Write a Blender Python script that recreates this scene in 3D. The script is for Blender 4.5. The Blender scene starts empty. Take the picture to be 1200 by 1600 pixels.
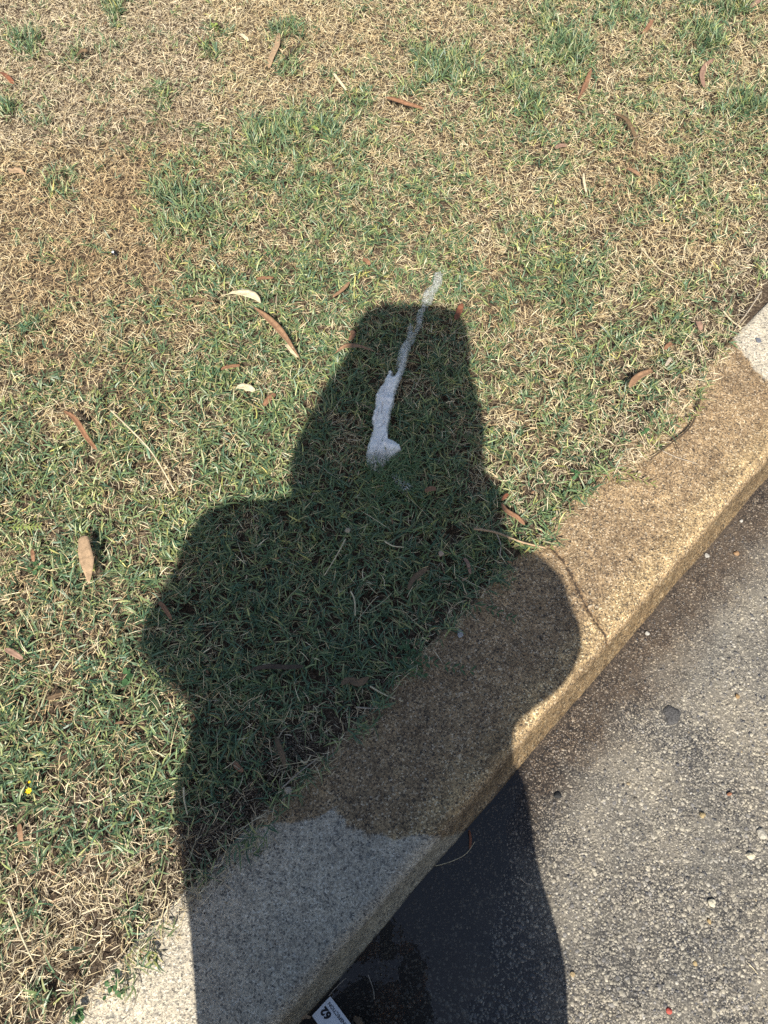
import bpy, bmesh, math, random
import numpy as np
from mathutils import Vector, Matrix

random.seed(7)
rng = np.random.default_rng(11)
S = bpy.context.scene
COL = S.collection

# ------------------------------------------------------------------ camera
H = 1.5
PITCH = math.radians(29.4)
F = 800.0 / (18.0 / 26.0)
cam_d = bpy.data.cameras.new('camera')
cam_d.sensor_fit = 'VERTICAL'
cam_d.sensor_height = 36
cam_d.lens = 26
cam_d.clip_start = 0.004
cam_d.clip_end = 3000
cam = bpy.data.objects.new('camera', cam_d)
COL.objects.link(cam)
cam.location = (0, 0, H)
cam.rotation_euler = (PITCH, 0, 0)
S.camera = cam

# ------------------------------------------------------------------ light
TAN = 0.98            # horizontal run of a shadow per metre of height
AZ = 0.054
sun_dir = Vector((-AZ * TAN, -TAN, 1.0)).normalized()      # towards the sun
EL = math.asin(sun_dir.z)
world = bpy.data.worlds.new('World')
S.world = world
world.use_nodes = True
wn = world.node_tree.nodes
bgn = wn['Background']
sky = wn.new('ShaderNodeTexSky')
sky.sky_type = 'NISHITA'
sky.sun_disc = False
sky.sun_elevation = EL
sky.sun_rotation = math.atan2(sun_dir.x, sun_dir.y)
sky.air_density = 1.0
sky.dust_density = 1.8
sky.ozone_density = 0.5
bgn.inputs['Strength'].default_value = 0.076
world.node_tree.links.new(sky.outputs[0], bgn.inputs[0])
sun_d = bpy.data.lights.new('sun', 'SUN')
sun_d.energy = 5.0
sun_d.angle = math.radians(0.55)
sun_d.color = (1.0, 0.93, 0.82)
sun = bpy.data.objects.new('sun', sun_d)
COL.objects.link(sun)
sun.location = sun_dir * 20
sun.rotation_euler = (-sun_dir).to_track_quat('-Z', 'Y').to_euler()
S.view_settings.view_transform = 'Standard'
S.view_settings.look = 'None'
S.view_settings.exposure = 0.80
S.view_settings.gamma = 1
S.view_settings.use_curve_mapping = False
S.cycles.max_bounces = 6
S.cycles.transparent_max_bounces = 12
S.cycles.use_denoising = False

# ------------------------------------------------------------------ geometry helpers
CP, SP = math.cos(PITCH), math.sin(PITCH)


def G(px, py, z=0.0):
    """the place on the level z that stands at this spot of the photograph"""
    u = (px - 600) / F
    v = (py - 800) / F
    t = (H - z) / (CP + v * SP)
    return Vector((u * t, (SP - v * CP) * t, z))


def proj(x, y, z):
    dz = z - H
    depth = y * SP - dz * CP
    return 600 + F * x / depth, 800 - F * (y * CP + dz * SP) / depth


ANG = math.atan(1.02)                       # the kerb runs along this heading
SD = np.array([math.cos(ANG), math.sin(ANG)])
ND = np.array([math.sin(ANG), -math.cos(ANG)])   # towards the road
ROAD = -0.10


def W(s, n):
    return s * SD[0] + n * ND[0], s * SD[1] + n * ND[1]


def SN(x, y):
    return x * SD[0] + y * SD[1], x * ND[0] + y * ND[1]


def vnoise(x, y, seed=0):
    """smooth value noise, vectorised, 0..1"""
    x = np.asarray(x, float); y = np.asarray(y, float)
    xi = np.floor(x).astype(np.int64); yi = np.floor(y).astype(np.int64)
    xf = x - xi; yf = y - yi
    def h(a, b):
        n = (a * 374761393 + b * 668265263 + seed * 974634777) & 0xFFFFFFFF
        n = ((n ^ (n >> 13)) * 1274126177) & 0xFFFFFFFF
        return ((n ^ (n >> 16)) & 0xFFFF) / 65535.0
    u = xf * xf * (3 - 2 * xf); v = yf * yf * (3 - 2 * yf)
    return (h(xi, yi) * (1 - u) + h(xi + 1, yi) * u) * (1 - v) + (h(xi, yi + 1) * (1 - u) + h(xi + 1, yi + 1) * u) * v


def link(name, me, mat=None, parent=None):
    o = bpy.data.objects.new(name, me)
    COL.objects.link(o)
    if mat and me is not None and not me.materials:
        me.materials.append(mat)
    if parent:
        o.parent = parent
    return o


def mesh_np(name, verts, faces_flat, loop_starts, loop_totals, col=None, smooth=True):
    me = bpy.data.meshes.new(name)
    nv = len(verts)
    me.vertices.add(nv)
    me.vertices.foreach_set('co', np.ascontiguousarray(verts, np.float32).ravel())
    me.loops.add(len(faces_flat))
    me.loops.foreach_set('vertex_index', np.ascontiguousarray(faces_flat, np.int32))
    me.polygons.add(len(loop_starts))
    me.polygons.foreach_set('loop_start', np.ascontiguousarray(loop_starts, np.int32))
    me.polygons.foreach_set('loop_total', np.ascontiguousarray(loop_totals, np.int32))
    me.update(calc_edges=True)
    if col is not None:
        a = me.attributes.new('tint', 'FLOAT_COLOR', 'POINT')
        a.data.foreach_set('color', np.ascontiguousarray(col, np.float32).ravel())
    if smooth:
        me.polygons.foreach_set('use_smooth', np.ones(len(loop_starts), bool))
    return me


def pydata(name, v, f, smooth=False):
    me = bpy.data.meshes.new(name)
    me.from_pydata([tuple(a) for a in v], [], f)
    me.update()
    if smooth:
        me.polygons.foreach_set('use_smooth', np.ones(len(me.polygons), bool))
    return me


def tag(o, label=None, cat=None, group=None, kind=None):
    if label: o['label'] = label
    if cat: o['category'] = cat
    if group: o['group'] = group
    if kind: o['kind'] = kind
    return o


# ------------------------------------------------------------------ materials
class NT:
    def __init__(self, name):
        self.m = bpy.data.materials.new(name)
        self.m.use_nodes = True
        self.t = self.m.node_tree
        self.p = self.t.nodes['Principled BSDF']
        self.out = self.t.nodes['Material Output']

    def n(self, kind, **kw):
        x = self.t.nodes.new('ShaderNode' + kind)
        for k, v in kw.items():
            if k.startswith('i_'):
                key = k[2:]
                x.inputs[int(key) if key.isdigit() else key].default_value = v
            else:
                setattr(x, k, v)
        return x

    def l(self, a, b):
        self.t.links.new(a, b)

    def ramp(self, src, stops, interp='LINEAR'):
        r = self.n('ValToRGB')
        r.color_ramp.interpolation = interp
        e = r.color_ramp.elements
        while len(e) < len(stops): e.new(0.5)
        for i, (p, c) in enumerate(stops):
            e[i].position = p
            e[i].color = (c if len(c) == 4 else (*c, 1)) if isinstance(c, tuple) else (c, c, c, 1)
        self.l(src, r.inputs[0])
        return r.outputs[0]

    def mix(self, a, b, fac, mode='MIX'):
        m = self.n('Mix', data_type='RGBA', blend_type=mode)
        for sock, v in ((m.inputs[0], fac), (m.inputs[6], a), (m.inputs[7], b)):
            if isinstance(v, (int, float)): sock.default_value = v if sock == m.inputs[0] else (v, v, v, 1)
            elif isinstance(v, tuple): sock.default_value = (*v, 1)
            else: self.l(v, sock)
        return m.outputs[2]

    def math(self, op, a, b=None, clamp=False):
        m = self.n('Math', operation=op, use_clamp=clamp)
        for i, v in enumerate((a, b)):
            if v is None: continue
            if isinstance(v, (int, float)): m.inputs[i].default_value = v
            else: self.l(v, m.inputs[i])
        return m.outputs[0]

    def coord(self):
        return self.n('TexCoord').outputs['Object']

    def noise(self, co, scale, detail=4, rough=0.6):
        x = self.n('TexNoise', i_Scale=scale, i_Detail=detail, i_Roughness=rough)
        self.l(co, x.inputs['Vector'])
        return x.outputs['Fac']

    def vor(self, co, scale, feature='F1', rnd=1.0):
        x = self.n('TexVoronoi', i_Scale=scale, i_Randomness=rnd)
        x.feature = feature
        self.l(co, x.inputs['Vector'])
        return x

    def bump(self, h, strength, dist, prev=None):
        b = self.n('Bump', i_Strength=strength, i_Distance=dist)
        self.l(h, b.inputs['Height'])
        if prev is not None: self.l(prev, b.inputs['Normal'])
        return b.outputs[0]


def mat_simple(name, col, rough=0.6, var=0.15, scale=60, spec=0.4, bump=0.2, transl=0.0):
    k = NT(name)
    co = k.coord()
    n1 = k.noise(co, scale, 5)
    c = k.ramp(n1, [(0.3, tuple(v * (1 - var * 2) for v in col)), (0.5, col), (0.72, tuple(min(1, v * (1 + var * 2)) for v in col))])
    k.l(c, k.p.inputs['Base Color'])
    k.p.inputs['Roughness'].default_value = rough
    k.p.inputs['Specular IOR Level'].default_value = spec
    k.l(k.bump(n1, bump, 0.002), k.p.inputs['Normal'])
    if transl > 0:
        tr = k.n('BsdfTranslucent')
        k.l(c, tr.inputs[0])
        mx = k.n('MixShader', i_0=transl)
        k.l(k.p.outputs[0], mx.inputs[1]); k.l(tr.outputs[0], mx.inputs[2])
        k.l(mx.outputs[0], k.out.inputs[0])
    return k.m


def mat_blade(name, transl, rough, spec):
    k = NT(name)
    a = k.n('Attribute', attribute_name='tint')
    co = k.coord()
    n1 = k.noise(co, 300, 3)
    v = k.ramp(n1, [(0.3, 0.78), (0.7, 1.2)])
    c = k.mix(a.outputs['Color'], v, 1.0, 'MULTIPLY')
    k.l(c, k.p.inputs['Base Color'])
    k.p.inputs['Roughness'].default_value = rough
    k.p.inputs['Specular IOR Level'].default_value = spec
    tr = k.n('BsdfTranslucent')
    k.l(c, tr.inputs[0])
    mx = k.n('MixShader', i_0=transl)
    k.l(k.p.outputs[0], mx.inputs[1]); k.l(tr.outputs[0], mx.inputs[2])
    k.l(mx.outputs[0], k.out.inputs[0])
    return k.m


M_GREEN = mat_blade('green_blade', 0.22, 0.42, 0.45)
M_DRY = mat_blade('dry_blade', 0.12, 0.6, 0.3)


def mat_soil():
    k = NT('soil')
    co = k.coord()
    n1 = k.noise(co, 9, 8, 0.7)
    n2 = k.noise(co, 160, 6, 0.75)
    a = k.ramp(n2, [(0.30, (0.03, 0.023, 0.018)), (0.5, (0.085, 0.066, 0.05)), (0.70, (0.30, 0.25, 0.19))])
    b = k.ramp(n1, [(0.3, (0.55, 0.5, 0.45)), (0.7, (1.25, 1.2, 1.15))])
    k.l(k.mix(a, b, 1.0, 'MULTIPLY'), k.p.inputs['Base Color'])
    k.p.inputs['Roughness'].default_value = 0.95
    k.p.inputs['Specular IOR Level'].default_value = 0.1
    k.l(k.bump(n2, 0.9, 0.006), k.p.inputs['Normal'])
    return k.m


def mat_kerb():
    k = NT('kerb_concrete')
    co = k.coord()
    # two sizes of sand grain, each grain its own tone
    v1 = k.vor(co, 330); v2 = k.vor(co, 560); v3 = k.vor(co, 70); v4 = k.vor(co, 150)
    sep1 = k.n('SeparateColor'); k.l(v1.outputs['Color'], sep1.inputs[0])
    sep2 = k.n('SeparateColor'); k.l(v2.outputs['Color'], sep2.inputs[0])
    sep3 = k.n('SeparateColor'); k.l(v3.outputs['Color'], sep3.inputs[0])
    sep4 = k.n('SeparateColor'); k.l(v4.outputs['Color'], sep4.inputs[0])
    big = k.noise(co, 5, 5, 0.6)
    mid = k.noise(co, 38, 5, 0.7)
    fine = k.noise(co, 420, 4, 0.7)
    # dry, pale
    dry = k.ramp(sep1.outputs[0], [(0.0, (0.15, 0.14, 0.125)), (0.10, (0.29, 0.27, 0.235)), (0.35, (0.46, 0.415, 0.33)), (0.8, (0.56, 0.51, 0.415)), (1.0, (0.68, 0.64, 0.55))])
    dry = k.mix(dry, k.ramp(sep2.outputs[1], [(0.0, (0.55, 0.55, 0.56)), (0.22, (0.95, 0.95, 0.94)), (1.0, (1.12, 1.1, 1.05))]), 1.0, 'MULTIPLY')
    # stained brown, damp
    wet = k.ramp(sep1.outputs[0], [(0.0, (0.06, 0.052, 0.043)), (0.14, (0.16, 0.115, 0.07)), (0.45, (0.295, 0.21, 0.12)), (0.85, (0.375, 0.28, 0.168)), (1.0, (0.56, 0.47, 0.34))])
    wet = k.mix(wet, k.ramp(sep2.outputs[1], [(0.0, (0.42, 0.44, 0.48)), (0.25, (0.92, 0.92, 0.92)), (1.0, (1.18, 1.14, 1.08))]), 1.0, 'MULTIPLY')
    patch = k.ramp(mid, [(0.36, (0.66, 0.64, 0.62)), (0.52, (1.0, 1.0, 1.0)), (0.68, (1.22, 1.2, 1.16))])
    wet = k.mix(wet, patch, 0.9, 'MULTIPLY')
    blot = k.ramp(k.noise(co, 11, 6, .7), [(0.36, (0.74, 0.72, 0.70)), (0.5, (1.0, 1.0, 1.0)), (0.66, (1.2, 1.2, 1.15))])
    wet = k.mix(wet, blot, 0.9, 'MULTIPLY')
    dry = k.mix(dry, k.ramp(mid, [(0.38, (0.80, 0.80, 0.80)), (0.55, (1.04, 1.04, 1.03))]), 0.9, 'MULTIPLY')
    # the nose of the kerb is washed paler and yellower
    att = k.n('Attribute', attribute_name='kerb')
    sepk = k.n('SeparateColor'); k.l(att.outputs['Color'], sepk.inputs[0])
    # R: damp distance (0.5 = edge), G: crack distance, B: nose
    nraw = k.math('MULTIPLY', k.math('SUBTRACT', sepk.outputs[2], 0.5), 2.0, True)
    facef = k.math('MULTIPLY', k.math('SUBTRACT', 0.5, sepk.outputs[2]), 2.0, True)
    nosef = k.math('MULTIPLY', nraw, k.ramp(mid, [(0.3, 0.5), (0.65, 1.0)]))
    wet = k.mix(wet, k.mix(wet, (1.38, 1.42, 1.32), 1.0, 'MULTIPLY'), nosef)
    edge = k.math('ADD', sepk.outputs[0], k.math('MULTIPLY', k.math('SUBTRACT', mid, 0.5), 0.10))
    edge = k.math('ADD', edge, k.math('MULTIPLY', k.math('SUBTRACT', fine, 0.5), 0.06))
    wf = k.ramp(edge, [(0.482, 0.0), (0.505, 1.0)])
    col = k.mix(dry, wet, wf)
    # bigger blue grey stones
    big_st = k.math('MULTIPLY', k.ramp(sep3.outputs[0], [(0.90, 0.0), (0.93, 1.0)], 'LINEAR'), k.ramp(v3.outputs['Distance'], [(0.28, 1.0), (0.40, 0.0)]))
    col = k.mix(col, k.mix(col, (0.48, 0.52, 0.58), 1.0, 'MULTIPLY'), k.math('MULTIPLY', big_st, 0.75))
    sm_st = k.math('MULTIPLY', k.ramp(sep4.outputs[0], [(0.86, 0.0), (0.9, 1.0)]), k.ramp(v4.outputs['Distance'], [(0.3, 1.0), (0.42, 0.0)]))
    col = k.mix(col, k.mix(col, (0.42, 0.43, 0.46), 1.0, 'MULTIPLY'), k.math('MULTIPLY', sm_st, 0.8))
    sm_lt = k.math('MULTIPLY', k.ramp(sep4.outputs[1], [(0.93, 0.0), (0.95, 1.0)]), k.ramp(v4.outputs['Distance'], [(0.2, 1.0), (0.3, 0.0)]))
    col = k.mix(col, (0.62, 0.56, 0.44), k.math('MULTIPLY', sm_lt, 0.7))
    fstreak = k.ramp(k.noise(co, 60, 6, .75), [(0.35, (0.46, 0.46, 0.44)), (0.65, (0.84, 0.82, 0.76))])
    col = k.mix(col, k.mix(col, fstreak, 1.0, 'MULTIPLY'), facef)
    # crack dirt
    ck = k.math('ADD', sepk.outputs[1], k.math('MULTIPLY', k.math('SUBTRACT', k.noise(co, 130, 4, .7), 0.5), 0.55))
    cf = k.ramp(ck, [(0.06, 1.0), (0.15, 0.0)])
    ck2 = k.ramp(k.math('ADD', sepk.outputs[1], k.math('MULTIPLY', k.math('SUBTRACT', mid, 0.5), 1.2)), [(0.1, 1.0), (0.5, 0.0)])
    col = k.mix(col, k.mix(col, (0.62, 0.52, 0.42), 1.0, 'MULTIPLY'), k.math('MULTIPLY', ck2, 0.55))
    col = k.mix(col, (0.035, 0.025, 0.018), k.math('MULTIPLY', cf, 0.85))
    bl = k.ramp(big, [(0.3, (0.86, 0.86, 0.87)), (0.7, (1.1, 1.09, 1.07))])
    col = k.mix(col, bl, 1.0, 'MULTIPLY')
    k.l(col, k.p.inputs['Base Color'])
    k.l(k.ramp(wf, [(0, 0.9), (1, 0.62)]), k.p.inputs['Roughness'])
    k.p.inputs['Specular IOR Level'].default_value = 0.35
    b = k.bump(sep1.outputs[0], 0.8, 0.0016)
    b = k.bump(v2.outputs['Distance'], 0.6, -0.0012, b)
    b = k.bump(fine, 0.6, 0.0015, b)
    b = k.bump(mid, 0.3, 0.004, b)
    k.l(b, k.p.inputs['Normal'])
    return k.m


def mat_road(stone=False):
    k = NT('aggregate_stone' if stone else 'asphalt')
    if stone:
        geo = k.n('NewGeometry')
        co = geo.outputs['Position']
    else:
        co = k.coord()
    # s across / n distances are world based: build n from position
    sp = k.n('SeparateXYZ'); k.l(co, sp.inputs[0])
    nn = k.math('ADD', k.math('MULTIPLY', sp.outputs[0], float(ND[0])), k.math('MULTIPLY', sp.outputs[1], float(ND[1])))
    ss = k.math('ADD', k.math('MULTIPLY', sp.outputs[0], float(SD[0])), k.math('MULTIPLY', sp.outputs[1], float(SD[1])))
    big = k.noise(co, 4.5, 4, 0.6)
    mid = k.noise(co, 30, 5, 0.65)
    fine = k.noise(co, 500, 4, 0.7)
    # gutter dirt (brown, damp) near the kerb
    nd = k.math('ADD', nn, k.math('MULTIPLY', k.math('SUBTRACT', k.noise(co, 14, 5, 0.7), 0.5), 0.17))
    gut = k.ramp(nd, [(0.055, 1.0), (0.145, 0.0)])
    # standing dampness, plus shade painted in: its edge follows the person's cast shadow
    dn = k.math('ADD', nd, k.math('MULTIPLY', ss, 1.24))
    damp_or_shade = k.ramp(dn, [(0.40, 1.0), (0.56, 0.0)])
    if stone:
        at = k.n('Attribute', attribute_name='tint')
        col = k.mix(at.outputs['Color'], k.ramp(fine, [(0.3, 0.7), (0.7, 1.25)]), 1.0, 'MULTIPLY')
        col = k.mix(col, k.ramp(mid, [(0.3, 0.8), (0.7, 1.12)]), 1.0, 'MULTIPLY')
    else:
        v1 = k.vor(co, 420)
        s1 = k.n('SeparateColor'); k.l(v1.outputs['Color'], s1.inputs[0])
        col = k.ramp(s1.outputs[0], [(0.0, (0.025, 0.025, 0.027)), (0.5, (0.065, 0.063, 0.06)), (0.8, (0.16, 0.15, 0.13)), (1.0, (0.36, 0.33, 0.28))])
        dust = k.ramp(k.math('ADD', big, k.math('MULTIPLY', k.math('SUBTRACT', mid, 0.5), 0.5)), [(0.42, 0.0), (0.60, 1.0)])
        col = k.mix(col, k.mix(col, (0.26, 0.24, 0.20), 0.42), dust)
    col = k.mix(col, k.mix(col, (0.34, 0.25, 0.19), 1.0, 'MULTIPLY'), k.math('MULTIPLY', gut, 0.85 if not stone else 0.72))
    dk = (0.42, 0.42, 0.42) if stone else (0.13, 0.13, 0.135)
    col = k.mix(col, k.mix(col, dk, 1.0, 'MULTIPLY'), damp_or_shade)  # wet tone, also deepens the person's shadow in the road colour
    blotch = k.ramp(k.noise(co, 6.5, 6, .68), [(.36, (.78, .79, .80)), (.5, (.97, .96, .94)), (.64, (1.10, 1.07, 1.01))])
    col = k.mix(col, blotch, 1.0, 'MULTIPLY')
    k.l(col, k.p.inputs['Base Color'])
    k.p.inputs['Roughness'].default_value = 0.5 if stone else 0.85
    k.p.inputs['Specular IOR Level'].default_value = 0.5 if stone else 0.3
    k.l(k.math('MAXIMUM', damp_or_shade, k.math('MULTIPLY', gut, 0.35)), k.p.inputs['Coat Weight'])
    k.p.inputs['Coat Roughness'].default_value = 0.25
    k.p.inputs['Coat IOR'].default_value = 1.5
    b = k.bump(fine, 0.7, 0.0012)
    if not stone:
        b = k.bump(mid, 0.4, 0.004, b)
    k.l(b, k.p.inputs['Normal'])
    return k.m


def mat_water():
    k = NT('water')
    k.t.nodes.remove(k.p)
    fr = k.n('Fresnel', i_IOR=1.45)
    gl = k.n('BsdfGlossy', i_Roughness=0.015)
    tr = k.n('BsdfTransparent', i_Color=(0.86, 0.84, 0.80, 1))
    mx = k.n('MixShader')
    co = k.coord()
    nz = k.noise(co, 22, 3, 0.5)
    b = k.bump(nz, 0.05, 0.01)
    k.l(b, gl.inputs['Normal']); k.l(b, fr.inputs['Normal'])
    k.l(fr.outputs[0], mx.inputs[0]); k.l(tr.outputs[0], mx.inputs[1]); k.l(gl.outputs[0], mx.inputs[2])
    k.l(mx.outputs[0], k.out.inputs[0])
    return k.m


def mat_foam():
    k = NT('foam')
    co = k.coord()
    v = k.vor(co, 330)
    v2 = k.vor(co, 760)
    n = k.noise(co, 90, 4)
    c = k.ramp(v.outputs['Distance'], [(0.0, (0.80, 0.81, 0.79)), (0.7, (0.82, 0.83, 0.81)), (1.0, (0.70, 0.72, 0.70))])
    c = k.mix(c, k.ramp(n, [(0.3, 0.8), (0.6, 1.1)]), 0.8, 'MULTIPLY')
    at0 = k.n('Attribute', attribute_name='thin')
    c = k.mix(c, k.mix(c, (0.52, 0.54, 0.50), 1.0, 'MULTIPLY'), k.math('MINIMUM', at0.outputs['Fac'], 1.0))
    k.l(c, k.p.inputs['Base Color'])
    k.p.inputs['Roughness'].default_value = 0.35
    k.p.inputs['Subsurface Weight'].default_value = 0.25
    k.p.inputs['Subsurface Radius'].default_value = (0.004, 0.004, 0.004)
    k.p.inputs['Subsurface Scale'].default_value = 1.0
    b = k.bump(v.outputs['Distance'], 0.3, -0.0008)
    b = k.bump(v2.outputs['Distance'], 0.25, -0.0005, b)
    k.l(b, k.p.inputs['Normal'])
    tr = k.n('BsdfTransparent')
    at = k.n('Attribute', attribute_name='thin')
    bub = k.ramp(k.math('ADD', k.vor(co, 210).outputs['Distance'], k.math('MULTIPLY', k.math('SUBTRACT', k.noise(co, 130, 5, .7), .5), 1.6)), [(0.15, 0.0), (0.6, 1.0)])
    f = k.math('MULTIPLY', k.math('MULTIPLY', at.outputs['Fac'], 0.9), bub, True)
    mx = k.n('MixShader')
    k.l(f, mx.inputs[0]); k.l(k.p.outputs[0], mx.inputs[1]); k.l(tr.outputs[0], mx.inputs[2])
    k.l(mx.outputs[0], k.out.inputs[0])
    return k.m


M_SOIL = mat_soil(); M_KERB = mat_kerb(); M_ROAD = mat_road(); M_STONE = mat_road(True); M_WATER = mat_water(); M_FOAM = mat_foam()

# ------------------------------------------------------------------ ground sheets
def strip_grid(name, ss, ns, zf, mat):
    A, B = np.meshgrid(ss, ns, indexing='ij')
    x, y = W(A, B)
    z = zf(A, B)
    v = np.stack([x.ravel(), y.ravel(), z.ravel()], 1)
    m, n = len(ss), len(ns)
    i = (np.arange(m - 1)[:, None] * n + np.arange(n - 1)[None]).ravel()
    q = np.stack([i, i + n, i + n + 1, i + 1], 1)
    me = mesh_np(name, v, q.ravel(), np.arange(len(q)) * 4, np.full(len(q), 4))
    o = link(name, me, mat)
    tag(o, kind='structure')
    return o, A, B


far = np.array([6, 10, 20, 50, 150, 600.0])
ss_soil = np.concatenate([-far[::-1], np.arange(-2.0, 4.5, 0.03), far])
ns_soil = np.concatenate([-far[::-1], np.arange(-4.2, -0.30, 0.03), [-0.295]])
soil, _, _ = strip_grid('ground', ss_soil, ns_soil,
    lambda a, b: -0.016 + 0.0125 * np.clip((b + .36) / .05, 0, 1) + (vnoise(a * 14, b * 14, 3) - 0.5) * 0.012 * (np.abs(b) < 5), M_SOIL)
ss_r = np.concatenate([-far[::-1], np.arange(-1.5, 3.0, 0.02), far])
ns_r = np.concatenate([[-0.02], np.arange(0.0, 2.2, 0.02), far])
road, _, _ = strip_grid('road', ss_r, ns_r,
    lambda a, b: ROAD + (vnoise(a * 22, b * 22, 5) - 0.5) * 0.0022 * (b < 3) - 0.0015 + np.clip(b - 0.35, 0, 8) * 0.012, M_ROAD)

# kerb ------------------------------------------------------------
prof = [(-0.30, -0.14), (-0.30, -0.004), (-0.296, -0.001)] + [(-0.29 + 0.003 * i, 0.0 - 0.004 * (i / 79.0)) for i in range(80)]
prof += [(-0.050, -0.0045), (-0.045, -0.0062), (-0.040, -0.0092), (-0.0355, -0.0135), (-0.032, -0.019), (-0.029, -0.026),
         (-0.0265, -0.034), (-0.0235, -0.044), (-0.0205, -0.054), (-0.0175, -0.064), (-0.0145, -0.074), (-0.011, -0.084), (-0.007, -0.094), (-0.003, -0.104), (-0.001, -0.13)]
ss_k = np.concatenate([-far[::-1], np.arange(-1.2, 0.50, 0.006), np.arange(0.50, 0.95, 0.003), np.arange(0.95, 2.6, 0.006), far])
pn = np.array([p[0] for p in prof]); pz = np.array([p[1] for p in prof])
A, Bn = np.meshgrid(ss_k, pn, indexing='ij')
Z = np.broadcast_to(pz, A.shape).copy()
near = np.abs(A) < 4
dz = ((vnoise(A * 30, Bn * 30, 1) - 0.5) * 0.0022 + (vnoise(A * 110, Bn * 110, 2) - 0.5) * 0.0014) * near
Z2 = Z + dz * (Z > -0.09)
Bn2 = Bn + ((vnoise(A * 9, Z * 40, 4) - 0.5) * 0.005 + (vnoise(A * 90, Z * 120, 8) - 0.5) * 0.0016) * near * (Bn > -0.055)


def sn_of(pts, z=0.0):
    r = []
    for p in pts:
        g = G(p[0], p[1], z)
        r.append(SN(g.x, g.y))
    return np.array(r)


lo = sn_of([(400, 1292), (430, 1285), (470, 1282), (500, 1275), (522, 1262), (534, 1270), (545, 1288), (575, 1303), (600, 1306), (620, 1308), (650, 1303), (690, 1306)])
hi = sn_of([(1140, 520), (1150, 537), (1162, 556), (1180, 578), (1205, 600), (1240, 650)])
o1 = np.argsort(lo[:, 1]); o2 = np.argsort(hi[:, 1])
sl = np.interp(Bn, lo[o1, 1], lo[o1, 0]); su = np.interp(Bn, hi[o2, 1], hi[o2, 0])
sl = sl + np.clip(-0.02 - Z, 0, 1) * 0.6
damp_or_shade = np.minimum(A - sl, su - A)  # distance inside the kerb's damp stain
crack = sn_of([(852, 846), (868, 862), (880, 876), (893, 898), (905, 925), (916, 945), (925, 962), (938, 980), (946, 990), (951, 1001)])


def seg_dist(a, b, pl):
    d = np.full(a.shape, 9.0)
    for i in range(len(pl) - 1):
        p, q = pl[i], pl[i + 1]
        e = q - p
        t = np.clip(((a - p[0]) * e[0] + (b - p[1]) * e[1]) / (e @ e), 0, 1)
        d = np.minimum(d, np.hypot(a - p[0] - t * e[0], b - p[1] - t * e[1]))
    return d


cd = seg_dist(A, Bn, crack)
Z2 = Z2 - 0.0025 * np.exp(-((cd + (vnoise(A * 150, Bn * 150, 12) - .5) * .004) / 0.003) ** 2)
nose = 0.5 + 0.5 * np.clip((Bn + 0.115) / 0.05, 0, 1) - 1.0 * np.clip((-Z - 0.008) / 0.02, 0, 1)
x, y = W(A, Bn2)
cols = np.stack([np.clip(0.5 + damp_or_shade / 0.4, 0, 1), np.clip(cd / 0.02, 0, 1), nose, np.ones_like(cd)], -1).reshape(-1, 4)
v = np.stack([x.ravel(), y.ravel(), Z2.ravel()], 1)
m_, n_ = len(ss_k), len(prof)
i = (np.arange(m_ - 1)[:, None] * n_ + np.arange(n_ - 1)[None]).ravel()
q = np.stack([i, i + n_, i + n_ + 1, i + 1], 1)[:, ::-1]
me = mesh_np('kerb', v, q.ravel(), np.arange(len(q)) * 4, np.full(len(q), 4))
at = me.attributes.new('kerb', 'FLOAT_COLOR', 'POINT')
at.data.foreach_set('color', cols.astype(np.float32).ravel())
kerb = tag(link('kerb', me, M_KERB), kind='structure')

# ------------------------------------------------------------------ road aggregate
NSTONE = 150000
a0 = 2 * np.pi * np.arange(6) / 6


def stone_template(r):
    """12 verts + cap: 18 triangles, lower ring sunk in the road"""
    th = a0 + r.uniform(-0.35, 0.35, 6)
    rad = r.uniform(0.75, 1.15, 6)
    el = r.uniform(0.7, 1.0)
    lo_ = np.stack([np.cos(th) * rad, np.sin(th) * rad * el, np.full(6, -0.6)], 1)
    k = r.uniform(0.68, 0.95, 6)
    hi_ = np.stack([np.cos(th) * rad * k, np.sin(th) * rad * el * k, r.uniform(0.22, 0.5, 6)], 1)
    top = np.array([[r.uniform(-.2, .2), r.uniform(-.2, .2), r.uniform(0.38, 0.6)]])
    return np.concatenate([lo_, hi_, top])


ft = []
for j in range(6):
    k2 = (j + 1) % 6
    ft += [(j, k2, 6 + k2), (j, 6 + k2, 6 + j), (6 + j, 6 + k2, 12)]
ft = np.array(ft)
temps = np.stack([stone_template(rng) for _ in range(24)])
s_ = rng.uniform(-0.75, 1.75, NSTONE); n_s = rng.uniform(0.004, 1.55, NSTONE)
xx, yy = W(s_, n_s)
pxx, pyy = proj(xx, yy, ROAD)
ok = (pxx > -60) & (pxx < 1330) & (pyy > 500) & (pyy < 1780)
s_, n_s, xx, yy = s_[ok], n_s[ok], xx[ok], yy[ok]
rad = np.clip(rng.lognormal(math.log(0.0026), 0.36, len(xx)), 0.0013, 0.0058)
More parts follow.
